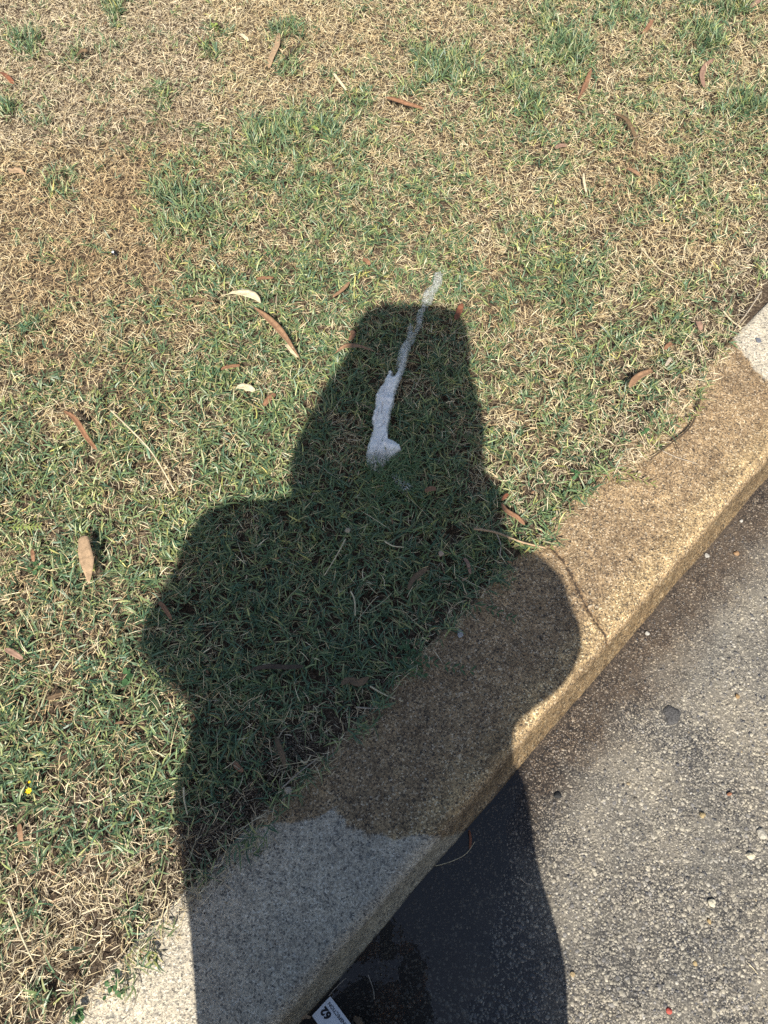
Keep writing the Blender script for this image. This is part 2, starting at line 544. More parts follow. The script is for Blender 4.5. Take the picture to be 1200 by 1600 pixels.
# the traffic side of the strip is coarser, the gutter finer
rad *= np.where(n_s < 0.16, 0.8, 1.0 + 0.15 * np.clip(n_s - .3, 0, 1))
order = np.argsort(-rad * (1 + 0.0 * xx))
hue = rng.random(len(xx))
base = np.empty((len(xx), 3))
pal = np.array([[.22, .20, .165], [.31, .285, .23], [.39, .36, .29], [.14, .135, .13], [.075, .077, .085], [.40, .375, .32], [.30, .24, .15], [.24, .23, .215], [.50, .48, .44]])
pw = np.array([.18, .26, .22, .09, .08, .08, .003, .09, .004]); pw /= pw.sum()
base = pal[rng.choice(len(pal), len(xx), p=pw)] * rng.uniform(0.48, 1.14, (len(xx), 1))
rot = rng.uniform(0, 2 * np.pi, len(xx))
zr = ROAD + (vnoise(s_ * 22, n_s * 22, 5) - 0.5) * 0.0022 - 0.0015 + np.clip(n_s - 0.35, 0, 8) * 0.012
zsc = rng.uniform(0.2, 0.62, len(xx))


def stones_mesh(name, idx):
    T = temps[rng.integers(0, len(temps), len(idx))]
    c, s = np.cos(rot[idx])[:, None], np.sin(rot[idx])[:, None]
    r = rad[idx][:, None]
    X = (T[:, :, 0] * c - T[:, :, 1] * s) * r + xx[idx][:, None]
    Y = (T[:, :, 0] * s + T[:, :, 1] * c) * r + yy[idx][:, None]
    Zs = T[:, :, 2] * r * zsc[idx][:, None] + zr[idx][:, None]
    V = np.stack([X, Y, Zs], -1).reshape(-1, 3)
    Fa = (ft[None] + (np.arange(len(idx)) * 13)[:, None, None]).reshape(-1, 3)
    C = np.concatenate([np.repeat(base[idx], 13, 0), np.ones((len(idx) * 13, 1))], 1)
    return mesh_np(name, V, Fa.ravel(), np.arange(len(Fa)) * 3, np.full(len(Fa), 3), C, smooth=False)


pxs, pys = proj(xx, yy, ROAD)
inview = (pxs > 0) & (pxs < 1200) & (pys > 0) & (pys < 1600)
dep = yy * SP + (H - ROAD) * CP
score = rad / dep * inview
big_idx = np.argsort(-score)[:290]
rest = np.setdiff1d(np.arange(len(xx)), big_idx)
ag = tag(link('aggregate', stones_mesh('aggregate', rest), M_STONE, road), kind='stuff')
stone_meshes = []
for ti in range(24):
    T = temps[ti]
    cc = pal[[0, 1, 2, 7, 1, 5, 3, 2][ti % 8]]
    for vv in range(1):
        C = np.tile(np.array([*(cc * (0.72 + 0.3 * ((ti * 7) % 5) / 4)), 1.0]), (13, 1))
        stone_meshes.append(mesh_np('aggregate_stone', T, ft.ravel(), np.arange(18) * 3, np.full(18, 3), C, smooth=False))
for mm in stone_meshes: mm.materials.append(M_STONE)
for k_ in big_idx:
    o = link('stone', stone_meshes[int(rng.integers(0, 24))], None, road)
    r = float(rad[k_]) * 1.0
    o.location = (float(xx[k_]), float(yy[k_]), float(zr[k_]))
    o.rotation_euler = (0, 0, float(rot[k_]))
    o.scale = (r, r, r * float(zsc[k_]))

# ------------------------------------------------------------------ water in the gutter
wp = []
for s0, n0 in [(-1.05, .0), (-1.05, .20), (-.8, .22), (-.62, .235), (-.5, .225), (-.4, .21), (-.3, .22), (-.2, .20), (-.1, .205), (0.0, .185), (.08, .175), (.16, .14), (.24, .10), (.32, .05), (.42, .008), (.43, -.001)]:
    wp.append((s0, n0))
edge_s = np.arange(-1.05, 0.42, 0.012)
ps = np.array(wp[1:-1])
en = np.interp(edge_s, ps[:, 0], ps[:, 1])
en = en * (1 + 0.25 * (vnoise(edge_s * 12, edge_s * 0, 9) - .5)) + (vnoise(edge_s * 60, edge_s * 0, 10) - .5) * .022
en = np.clip(en, 0.002, 1)
V = []; Fc = []
ncol = 6
for i, (a, b) in enumerate(zip(edge_s, en)):
    for j in range(ncol + 1):
        xw, yw = W(a, -0.004 + (b + 0.004) * j / ncol)
        V.append((xw, yw, ROAD + 0.0022 if j < ncol else ROAD + 0.0005))
for i in range(len(edge_s) - 1):
    for j in range(ncol):
        k_ = i * (ncol + 1) + j
        Fc.append((k_, k_ + 1, k_ + ncol + 2, k_ + ncol + 1)[::-1])
water = tag(link('water', pydata('water', V, Fc, True), M_WATER), kind='structure')

# ------------------------------------------------------------------ lawn
edge_px = [(1260, 330), (1200, 440), (1165, 490), (1148, 530), (1120, 590), (1085, 625), (1040, 690), (1000, 735), (950, 760), (880, 810), (858, 850), (800, 882), (750, 940), (690, 1000), (640, 1060), (600, 1095), (560, 1150), (500, 1210), (440, 1268), (400, 1322), (340, 1372), (290, 1440), (240, 1490), (205, 1540), (130, 1600), (60, 1680)]
ed = sn_of(edge_px)
oe = np.argsort(ed[:, 0]); ed = ed[oe]


def lawn_sd(s, n):
    """positive inside the lawn"""
    return np.interp(s, ed[:, 0], ed[:, 1]) - n


GX = np.arange(0, 1201, 200); GY = np.array([0, 150, 300, 450, 600, 800, 1000, 1200, 1400, 1600])
GM = np.array([
    [.10, .12, .12, .18, .30, .46, .36],
    [.18, .10, .18, .34, .44, .36, .42],
    [.08, .14, .62, .56, .48, .36, .42],
    [.05, .18, .86, .68, .54, .44, .36],
    [.42, .50, .80, .88, .56, .42, .32],
    [.66, .74, .98, 1.10, .74, .52, .4],
    [.36, .76, 1.2, 1.10, .80, .5, .4],
    [.82, .90, .75, .50, .5, .5, .5],
    [.44, .32, .28, .3, .3, .3, .3],
    [.20, .30, .25, .3, .3, .3, .3]])
TUFTS = [(690, 110, 60, .5), (815, 118, 40, .35), (895, 82, 42, .6), (850, 25, 36, .3), (445, 48, 30, .5), (170, 8, 34, .5), (40, 68, 34, .55), (135, 75, 26, .3), (170, 80, 26, .5), (430, 220, 65, .45), (450, 105, 26, .4),
         (520, 200, 40, .35), (250, 300, 26, .25), (285, 320, 40, .5), (1095, 65, 38, .55), (1165, 165, 42, .5), (825, 165, 34, .3), (960, 20, 50, .35), (70, 205, 32, .3), (15, 170, 22, .4), (245, 150, 26, .35), (155, 195, 26, .35), (340, 60, 36, .3), (330, 85, 20, .4), (1140, 10, 40, .4),
         (85, 290, 34, .35), (40, 700, 60, .2), (880, 440, 50, .35), (840, 210, 34, .3), (1060, 270, 50, .25), (950, 530, 40, .3), (40, 505, 36, .35), (550, 160, 26, .4), (830, 180, 30, .3), (300, 420, 40, .3), (510, 280, 60, .25), (1000, 330, 40, .25)]
BARE = [(296, 1345, 30, .93), (330, 1310, 26, .85), (360, 1270, 26, .7), (300, 1290, 24, .7), (475, 1172, 28, .97), (445, 1165, 20, .85), (410, 1225, 26, .6), (550, 1112, 20, .8), (590, 1075, 16, .5), (960, 585, 32, .55), (830, 680, 22, .4), (1010, 505, 26, .6), (1160, 470, 40, .5), (1140, 545, 26, .5), (1190, 380, 40, .35), (20, 15, 40, .35), (930, 340, 30, .3), (640, 1010, 18, .5), (150, 1460, 40, .35), (260, 1440, 34, .35), (120, 1540, 60, .3), (575, 870, 18, .3), (790, 870, 26, .4)]


def green_at(px, py):
    px = np.clip(px, 0, 1200); py = np.clip(py, 0, 1600)
    ix = np.clip((px / 200).astype(int), 0, 5); fx = px / 200 - ix
    iy = np.clip(np.searchsorted(GY, py, side='right') - 1, 0, len(GY) - 2)
    fy = (py - GY[iy]) / (GY[iy + 1] - GY[iy])
    g = (GM[iy, ix] * (1 - fx) + GM[iy, ix + 1] * fx) * (1 - fy) + (GM[iy + 1, ix] * (1 - fx) + GM[iy + 1, ix + 1] * fx) * fy
    for a, b, r, w in TUFTS:
        g = g + 1.25 * w * np.exp(-(((px - a) / r) ** 2 + ((py - b) / (r * .8)) ** 2) * 1.2)
    return g


def tuft_at(px, py):
    g = np.zeros_like(px)
    for a, b, r, w in TUFTS[:27]:
        g = g + 1.9 * w * np.exp(-(((px - a) / r) ** 2 + ((py - b) / (r * .8)) ** 2) * 1.2)
    return np.clip(g, 0, 1)


def bare_at(px, py):
    g = np.zeros_like(px)
    for a, b, r, w in BARE:
        g = np.maximum(g, w * np.exp(-(((px - a) / r) ** 2 + ((py - b) / r) ** 2)))
    return g


def scatter(n, over=0.0, ext=0.27):
    x = rng.uniform(-2.3, 2.3, n); y = rng.uniform(-0.75, 3.75, n)
    s, nn = SN(x, y)
    px, py = proj(x, y, 0.0)
    sd = lawn_sd(s, nn)
    fr = over + (vnoise(s * 35, nn * 35, 21) - .5) * 0.035 + rng.normal(0, .006, n)
    keep = sd + fr > 0
    vis = (px > -70) & (px < 1270) & (py > -70) & (py < 1690)
    keep &= vis | (rng.random(n) < ext * (np.abs(px - 600) < 1500))
    keep &= rng.random(n) > bare_at(px, py)
    return x[keep], y[keep], px[keep], py[keep], sd[keep]


def lift(x, y):
    s, n = SN(x, y)
    return np.clip((n + .315) / .03, 0, 1) * .0135


def ribbons(name, x, y, z, head, lean, L, w, curl, twist, col, mat, segs=3, hcurl=None, tipcol=None, zmin=-0.012):
    """many blades: bent ribbons as one mesh"""
    N = len(x)
    z = z + lift(x, y)
    zmin = zmin + lift(x, y)
    P = np.stack([x, y, z], 1)
    pts = [P.copy()]
    ln = lean.copy(); hd = head.copy()
    for k in range(segs):
        d = np.stack([np.cos(hd) * np.sin(ln), np.sin(hd) * np.sin(ln), np.cos(ln)], 1)
        P = P + d * (L / segs)[:, None]
        P[:, 2] = np.maximum(P[:, 2], zmin)
        pts.append(P.copy())
        ln = ln + curl / segs
        if hcurl is not None: hd = hd + hcurl / segs
    side = np.stack([-np.sin(head) * np.cos(twist), np.cos(head) * np.cos(twist), np.sin(twist)], 1)
    wid = {3: [0.7, 1.0, 0.75], 2: [0.8, 0.9], 4: [0.7, 1.0, .95, 0.65]}[segs]
    vs = []
    for k in range(segs):
        hw = (w * wid[k] * 0.5)[:, None] * side
        vs += [pts[k] - hw, pts[k] + hw]
    vs.append(pts[segs])
    V = np.stack(vs, 1)
    nv = 2 * segs + 1
    V = V.reshape(-1, 3)
    quads = np.array([[2 * k, 2 * k + 1, 2 * k + 3, 2 * k + 2] for k in range(segs - 1)])
    tri = np.array([2 * segs - 2, 2 * segs - 1, 2 * segs])
    per = np.concatenate([quads.ravel(), tri])
    flat = (per[None] + (np.arange(N) * nv)[:, None]).ravel()
    tot = np.tile(np.array([4] * (segs - 1) + [3]), N)
    st = np.concatenate([[0], np.cumsum(tot)[:-1]])
    tc = col if tipcol is None else tipcol
    t = np.repeat(np.arange(segs), 2) / segs
    t = np.append(t, 1.0) ** 2
    C = col[:, None, :] * (1 - t[None, :, None]) + tc[:, None, :] * t[None, :, None]
    C = np.concatenate([C.reshape(-1, 3), np.ones((N * nv, 1))], 1)
    me = mesh_np(name, V, flat, st, tot, C)
    return link(name, me, mat)


def pick(pal, w, n, var=.18):
    pal = np.array(pal); w = np.array(w) / np.sum(w)
    return pal[rng.choice(len(pal), n, p=w)] * rng.uniform(1 - var, 1 + var, (n, 1))


def brownness(px, py):
    b = np.zeros_like(px)
    for a, c, r in [(110, 400, 130), (230, 430, 100), (190, 330, 120), (60, 330, 80), (60, 560, 60), (200, 600, 60), (990, 280, 60), (800, 480, 60), (30, 1000, 70), (60, 1110, 50), (250, 250, 80)]:
        b = np.maximum(b, np.exp(-(((px - a) / r) ** 2 + ((py - c) / r) ** 2)))
    return b


STRAW = [(.62, .52, .33), (.72, .63, .44), (.54, .43, .26), (.42, .32, .19), (.80, .73, .56), (.56, .49, .38)]
BROWN = [(.50, .37, .22), (.42, .31, .19), (.58, .45, .28), (.32, .235, .15), (.66, .54, .36)]


def dry_layer(name, n, zlo, zhi, Lr, wr, leans, dark=1.0):
    x, y, px, py, sd = scatter(n)
    g = green_at(px, py)
    gn = g + (vnoise(x * 10, y * 10, 51) - .5) * .5 + (vnoise(x * 27, y * 27, 52) - .5) * .7
    keep = rng.random(len(x)) < np.clip(1.28 - 1.15 * gn, .09, 1)
    x, y, px, py, sd = x[keep], y[keep], px[keep], py[keep], sd[keep]
    N = len(x)
    col = pick(STRAW, [5, 5, 3, 2, 2.5, 1.5], N)
    br = rng.random(N) < np.clip(0.75 * brownness(px, py) + .12 + 0.5 * (vnoise(x * 9, y * 9, 44) - .5), 0, 1)
    col[br] = pick(BROWN, [4, 3, 4, 2, 3], br.sum())
    # sun bleached, greyer mat far left top and near the kerb
    gy = ((px < 330) & (py < 230)) | (sd < 0.12) | ((px < 420) & (py > 1230))
    f = np.where(gy, rng.uniform(0, .6, N), 0)[:, None]
    lum = col.mean(1, keepdims=True)
    col = col * (1 - f) + lum * np.array([1.12, 1.0, .88]) * f
    col = col * dark * np.array([1.0, .975, .88])
    head = rng.uniform(0, 2 * np.pi, N)
    return ribbons(name, x, y, rng.uniform(zlo, zhi, N), head, rng.uniform(*leans, N), rng.uniform(*Lr, N), rng.uniform(*wr, N),
                   rng.uniform(-.2, .6, N), rng.uniform(-.9, .9, N), col, M_DRY, 3, rng.normal(0, .55, N))


d1 = dry_layer('dry_grass', 480000, -0.014, 0.004, (.010, .030), (.0010, .0018), (1.05, 1.6), .85)
tag(d1, 'flattened straw coloured dead grass matted over the verge', 'grass', kind='stuff')
d2 = dry_layer('dead_grass', 190000, 0.0, 0.015, (.013, .040), (.0008, .0016), (.75, 1.5), 1.0)
tag(d2, 'loose curled dry grass blades standing out of the verge', 'grass', kind='stuff')

# green shoots: each shoot fans a few leaves from one point
x, y, px, py, sd = scatter(130000, 0.004)
g = green_at(px, py) + (vnoise(x * 10, y * 10, 51) - .5) * .5 + (vnoise(x * 27, y * 27, 52) - .5) * .9
tf = tuft_at(px, py)
keep = rng.random(len(x)) < np.clip(np.clip(g - .22, 0, 1) * 1.35, .008, 1)
x, y, px, py, tf, sd = x[keep], y[keep], px[keep], py[keep], tf[keep], sd[keep]
per = 4
N = len(x) * per
R = lambda a: np.repeat(a, per)
hd0 = R(rng.uniform(0, 2 * np.pi, len(x)))
fan = np.tile(np.arange(per), len(x)) * (2 * np.pi / per) * .62 + rng.normal(0, .55, N)
head = hd0 + fan
big = R(tf)
L = rng.uniform(.013, .034, N) * (1 + .45 * R(rng.random(len(x)))) + big * rng.uniform(.008, .038, N)
lean = np.clip(rng.uniform(.65, 1.5, N) - big * .45, .15, 1.55)
col = pick([(.13, .20, .095), (.105, .175, .095), (.175, .24, .10), (.28, .33, .125), (.07, .13, .065), (.44, .46, .19)], [5, 5, 3.5, 2.4, 4, .6], N, .16)
blu = R(rng.random(len(x)) < .35 + .4 * tf)
col[blu] = col[blu] * np.array([.82, .95, 1.08])
# yellow green zone around the middle of the verge, sunnier and drier
yz = R((rng.random(len(x)) < .28) & (py < 900))
col[yz] = col[yz] * np.array([1.45, 1.25, 1.0])
tip = col.copy()
dt = rng.random(N) < .30
tip[dt] = pick([(.50, .44, .24), (.42, .30, .15)], [3, 1], dt.sum())
gr = ribbons('green_grass', R(x) + rng.normal(0, .0025, N), R(y) + rng.normal(0, .0025, N), R(rng.uniform(-.012, .010, len(x))), head, lean, L,
             rng.uniform(.0017, .0038, N) * (1 + .15 * big), rng.uniform(.1, 1.0, N), rng.uniform(-.7, .7, N), col, M_GREEN, 3, rng.normal(0, .5, N), tip)
tag(gr, 'short blue green couch grass shoots growing through dead thatch', 'grass', kind='stuff')

# long fine stalks lying over everything
x, y, px, py, sd = scatter(3600, 0.0)
N = len(x)
col = pick([(.58, .50, .30), (.30, .34, .15), (.66, .58, .40), (.40, .29, .15)], [4, 3, 2, 1], N)
st = ribbons('grass_stalks', x, y, rng.uniform(.004, .018, N), rng.uniform(0, 2 * np.pi, N), rng.uniform(1.25, 1.56, N), rng.uniform(.04, .10, N), rng.uniform(.0007, .0014, N),
             rng.uniform(-.15, .35, N), rng.uniform(-.3, .3, N), col, M_DRY, 4, rng.normal(0, .5, N))
tag(st, 'thin long straw stalks strewn over the grass', 'grass', kind='stuff')

# flakes of bark and broken leaf
x, y, px, py, sd = scatter(2600, 0.02)
N = len(x)
fl = ribbons('leaf_litter', x, y, rng.uniform(.001, .014, N), rng.uniform(0, 2 * np.pi, N), rng.uniform(1.2, 1.6, N), rng.uniform(.006, .02, N), rng.uniform(.002, .0055, N),
             rng.uniform(-.3, .8, N), rng.uniform(-.6, .6, N), pick([(.22, .13, .075), (.13, .085, .055), (.34, .23, .14), (.50, .42, .28)], [4, 4, 2, 1.5], N), M_DRY, 3, rng.normal(0, .6, N))
tag(fl, 'small broken brown leaf and bark flakes scattered in the grass', 'litter', kind='stuff')

# crumbs of soil and chaff along the lawn edge on the kerb
x, y, px, py, sd = scatter(30000, .035, .1)
kp = (np.abs(sd) < .035) & (rng.random(len(sd)) < np.exp(-((sd + .0) / .018) ** 2) * .55) & (px > -50) & (px < 1260)
x, y = x[kp], y[kp]
for a_, b_, r_, w_ in BARE[:9]:
    g_ = G(a_, b_); n_b = int(r_ * 34)
    x = np.concatenate([x, g_.x + rng.normal(0, r_ * .0010, n_b)]); y = np.concatenate([y, g_.y + rng.normal(0, r_ * .0010, n_b)])
T = temps[rng.integers(0, 24, len(x))]
T = temps[rng.integers(0, 24, len(x))]
r = rng.uniform(.0006, .0022, len(x))[:, None]
V = np.stack([T[:, :, 0] * r + x[:, None], T[:, :, 1] * r + y[:, None], T[:, :, 2] * r * .8 + .0015 - .001 * 0 + rng.uniform(-.0, .001, len(x))[:, None]], -1).reshape(-1, 3)
Fa = (ft[None] + (np.arange(len(x)) * 13)[:, None, None]).reshape(-1, 3)
C = np.concatenate([np.repeat(pick([(.06, .045, .035), (.13, .10, .075), (.28, .23, .16)], [4, 3, 2], len(x)), 13, 0), np.ones((len(x) * 13, 1))], 1)
crumbs = link('soil_crumbs', mesh_np('soil_crumbs', V, Fa.ravel(), np.arange(len(Fa)) * 3, np.full(len(Fa), 3), C, smooth=False), M_DRY)
tag(crumbs, 'dark soil crumbs and chaff spilled on the kerb edge', 'soil', kind='stuff')

# ------------------------------------------------------------------ litter: single leaves, stems, pebbles
LEAFMATS = {}


def leafmat(key, col, tr=.12, rough=.55):
    if key not in LEAFMATS:
        k = NT('leaf_' + key)
        co = k.coord()
        n1 = k.noise(co, 90, 5, .7)
        n2 = k.noise(co, 500, 3, .6)
        c = k.ramp(n1, [(.3, tuple(v * .62 for v in col)), (.5, col), (.7, tuple(min(.9, v * 1.3) for v in col))])
        c = k.mix(c, k.ramp(n2, [(.3, .8), (.7, 1.15)]), 1.0, 'MULTIPLY')
        k.l(c, k.p.inputs['Base Color'])
        k.p.inputs['Roughness'].default_value = rough
        k.p.inputs['Specular IOR Level'].default_value = .4
        k.l(k.bump(n1, .5, .002), k.p.inputs['Normal'])
        t = k.n('BsdfTranslucent'); k.l(c, t.inputs[0])
        mx = k.n('MixShader', i_0=tr)
        k.l(k.p.outputs[0], mx.inputs[1]); k.l(t.outputs[0], mx.inputs[2]); k.l(mx.outputs[0], k.out.inputs[0])
        LEAFMATS[key] = k.m
    return LEAFMATS[key]


LC = {'tan': (.40, .28, .17), 'cream': (.62, .54, .36), 'rust': (.27, .145, .08), 'brown': (.17, .115, .065), 'dark': (.085, .062, .04),
      'orange': (.29, .175, .10), 'red': (.24, .095, .05), 'pink': (.30, .19, .135), 'grey': (.42, .36, .28), 'green': (.07, .16, .06), 'lime': (.25, .32, .08)}


def px_len(a, b, z=.02):
    return (G(*b, z) - G(*a, z)).length


def leaf(pts, wpx, mat, label, z=.016, cat='leaf', name='dry_leaf', cup=.25, arch=.004, taper=(.12, .10), ragged=0.0, twist=0.0, group='fallen leaves on the verge', segs=12, parent=None, thick=.0005):
    """a leaf blade laid through the given spots of the ground"""
    P = [G(p[0], p[1], z) for p in pts]
    # scale of a photo pixel across the leaf, at its middle
    mid = pts[len(pts) // 2]
    w = wpx * (G(mid[0] + 1, mid[1], z) - G(mid[0], mid[1], z)).length
    # resample with Catmull style interpolation
    def at(t):
        n = len(P) - 1
        f_ = t * n; i = min(int(f_), n - 1); u = f_ - i
        p0 = P[max(i - 1, 0)]; p1 = P[i]; p2 = P[i + 1]; p3 = P[min(i + 2, n)]
        return 0.5 * ((2 * p1) + (-p0 + p2) * u + (2 * p0 - 5 * p1 + 4 * p2 - p3) * u * u + (-p0 + 3 * p1 - 3 * p2 + p3) * u ** 3)
    rr = random.Random(int(pts[0][0] * 13 + pts[0][1]))
    org = at(.5)
    V = []; Fc = []
    K = 5
    for i in range(segs + 1):
        t = i / segs
        c = at(t); d = (at(min(1, t + .02)) - at(max(0, t - .02))); d.z = 0; d.normalize()
        sd_ = Vector((-d.y, d.x, 0))
        # lens shaped width
        prof_ = min(1, (t / max(taper[0], .001)) ** .7 if t < taper[0] else 1) * min(1, ((1 - t) / max(taper[1], .001)) ** .7 if 1 - t < taper[1] else 1)
        prof_ *= 0.62 + 0.38 * math.sin(math.pi * t)
        ww = w * max(prof_, .04) * (1 + ragged * rr.uniform(-.4, .4))
        zz = arch * math.sin(math.pi * t) + (rr.uniform(-.0008, .0008))
        tw = twist * (t - .5)
        for j in range(K):
            u = (j / (K - 1) - .5)
            off = sd_ * (u * ww * math.cos(tw))
            V.append(c - org + off + Vector((0, 0, zz + cup * ww * (4 * u * u - .4) * .5 + u * ww * math.sin(tw))))
    n0 = len(V)
    V += [v_ - Vector((0, 0, thick)) for v_ in V]
    for i in range(segs):
        for j in range(K - 1):
            a = i * K + j
            Fc.append((a, a + 1, a + K + 1, a + K)[::-1]); Fc.append((n0 + a, n0 + a + 1, n0 + a + K + 1, n0 + a + K))
    for i in range(segs):
        a = i * K; Fc.append((a, a + K, n0 + a + K, n0 + a)[::-1])
        a = i * K + K - 1; Fc.append((a, a + K, n0 + a + K, n0 + a))
    for j in range(K - 1):
        Fc.append((j, j + 1, n0 + j + 1, n0 + j)); a = segs * K + j; Fc.append((a, a + 1, n0 + a + 1, n0 + a)[::-1])
    o = link(name, pydata(name, V, Fc, True), mat if not isinstance(mat, str) else leafmat(mat, LC[mat]), parent)
    o.location = org
    if parent is None: tag(o, label, cat, group)
    return o, org, P


def tube_mesh(name, pts, r0, r1=None, sides=5):
    r1 = r0 if r1 is None else r1
    V = []; Fc = []
    n = len(pts)
    for i, p in enumerate(pts):
        d = (pts[min(i + 1, n - 1)] - pts[max(i - 1, 0)]).normalized()
        a = d.cross(Vector((0, 0, 1)))
        a = a.normalized() if a.length > 1e-5 else Vector((1, 0, 0))
        b = a.cross(d)
        r = r0 + (r1 - r0) * i / (n - 1)
        for k in range(sides):
            th = 2 * math.pi * k / sides
            V.append(p + a * math.cos(th) * r + b * math.sin(th) * r)
    for i in range(n - 1):
        for k in range(sides):
            a = i * sides + k; b = i * sides + (k + 1) % sides
            Fc.append((a, b, b + sides, a + sides))
    Fc.append(tuple(range(sides))[::-1]); Fc.append(tuple((n - 1) * sides + k for k in range(sides)))
    return pydata(name, V, Fc, True)


def smooth_path(P, k=6):
    out = []
    n = len(P) - 1
    for i in range(n):
        p0 = P[max(i - 1, 0)]; p1 = P[i]; p2 = P[i + 1]; p3 = P[min(i + 2, n)]
        for q_ in range(k):
            u = q_ / k
            out.append(0.5 * ((2 * p1) + (-p0 + p2) * u + (2 * p0 - 5 * p1 + 4 * p2 - p3) * u * u + (-p0 + 3 * p1 - 3 * p2 + p3) * u ** 3))
    out.append(P[-1])
    return out


def stem(pts, wpx, mat, label, z=.026, cat='straw', name='straw', group='loose straws on the verge', zs=None):
    P = [G(p[0], p[1], z if zs is None else zs[i]) for i, p in enumerate(pts)]
    mid = pts[len(pts) // 2]
    w = wpx * (G(mid[0] + 1, mid[1], z) - G(mid[0], mid[1], z)).length
    org = P[0].copy()
    P = smooth_path([p - org for p in P])
    o = link(name, tube_mesh(name, P, w / 2, w / 3), mat if not isinstance(mat, str) else leafmat(mat, LC[mat]))
    o.location = org
    tag(o, label, cat, group)
    return o, P


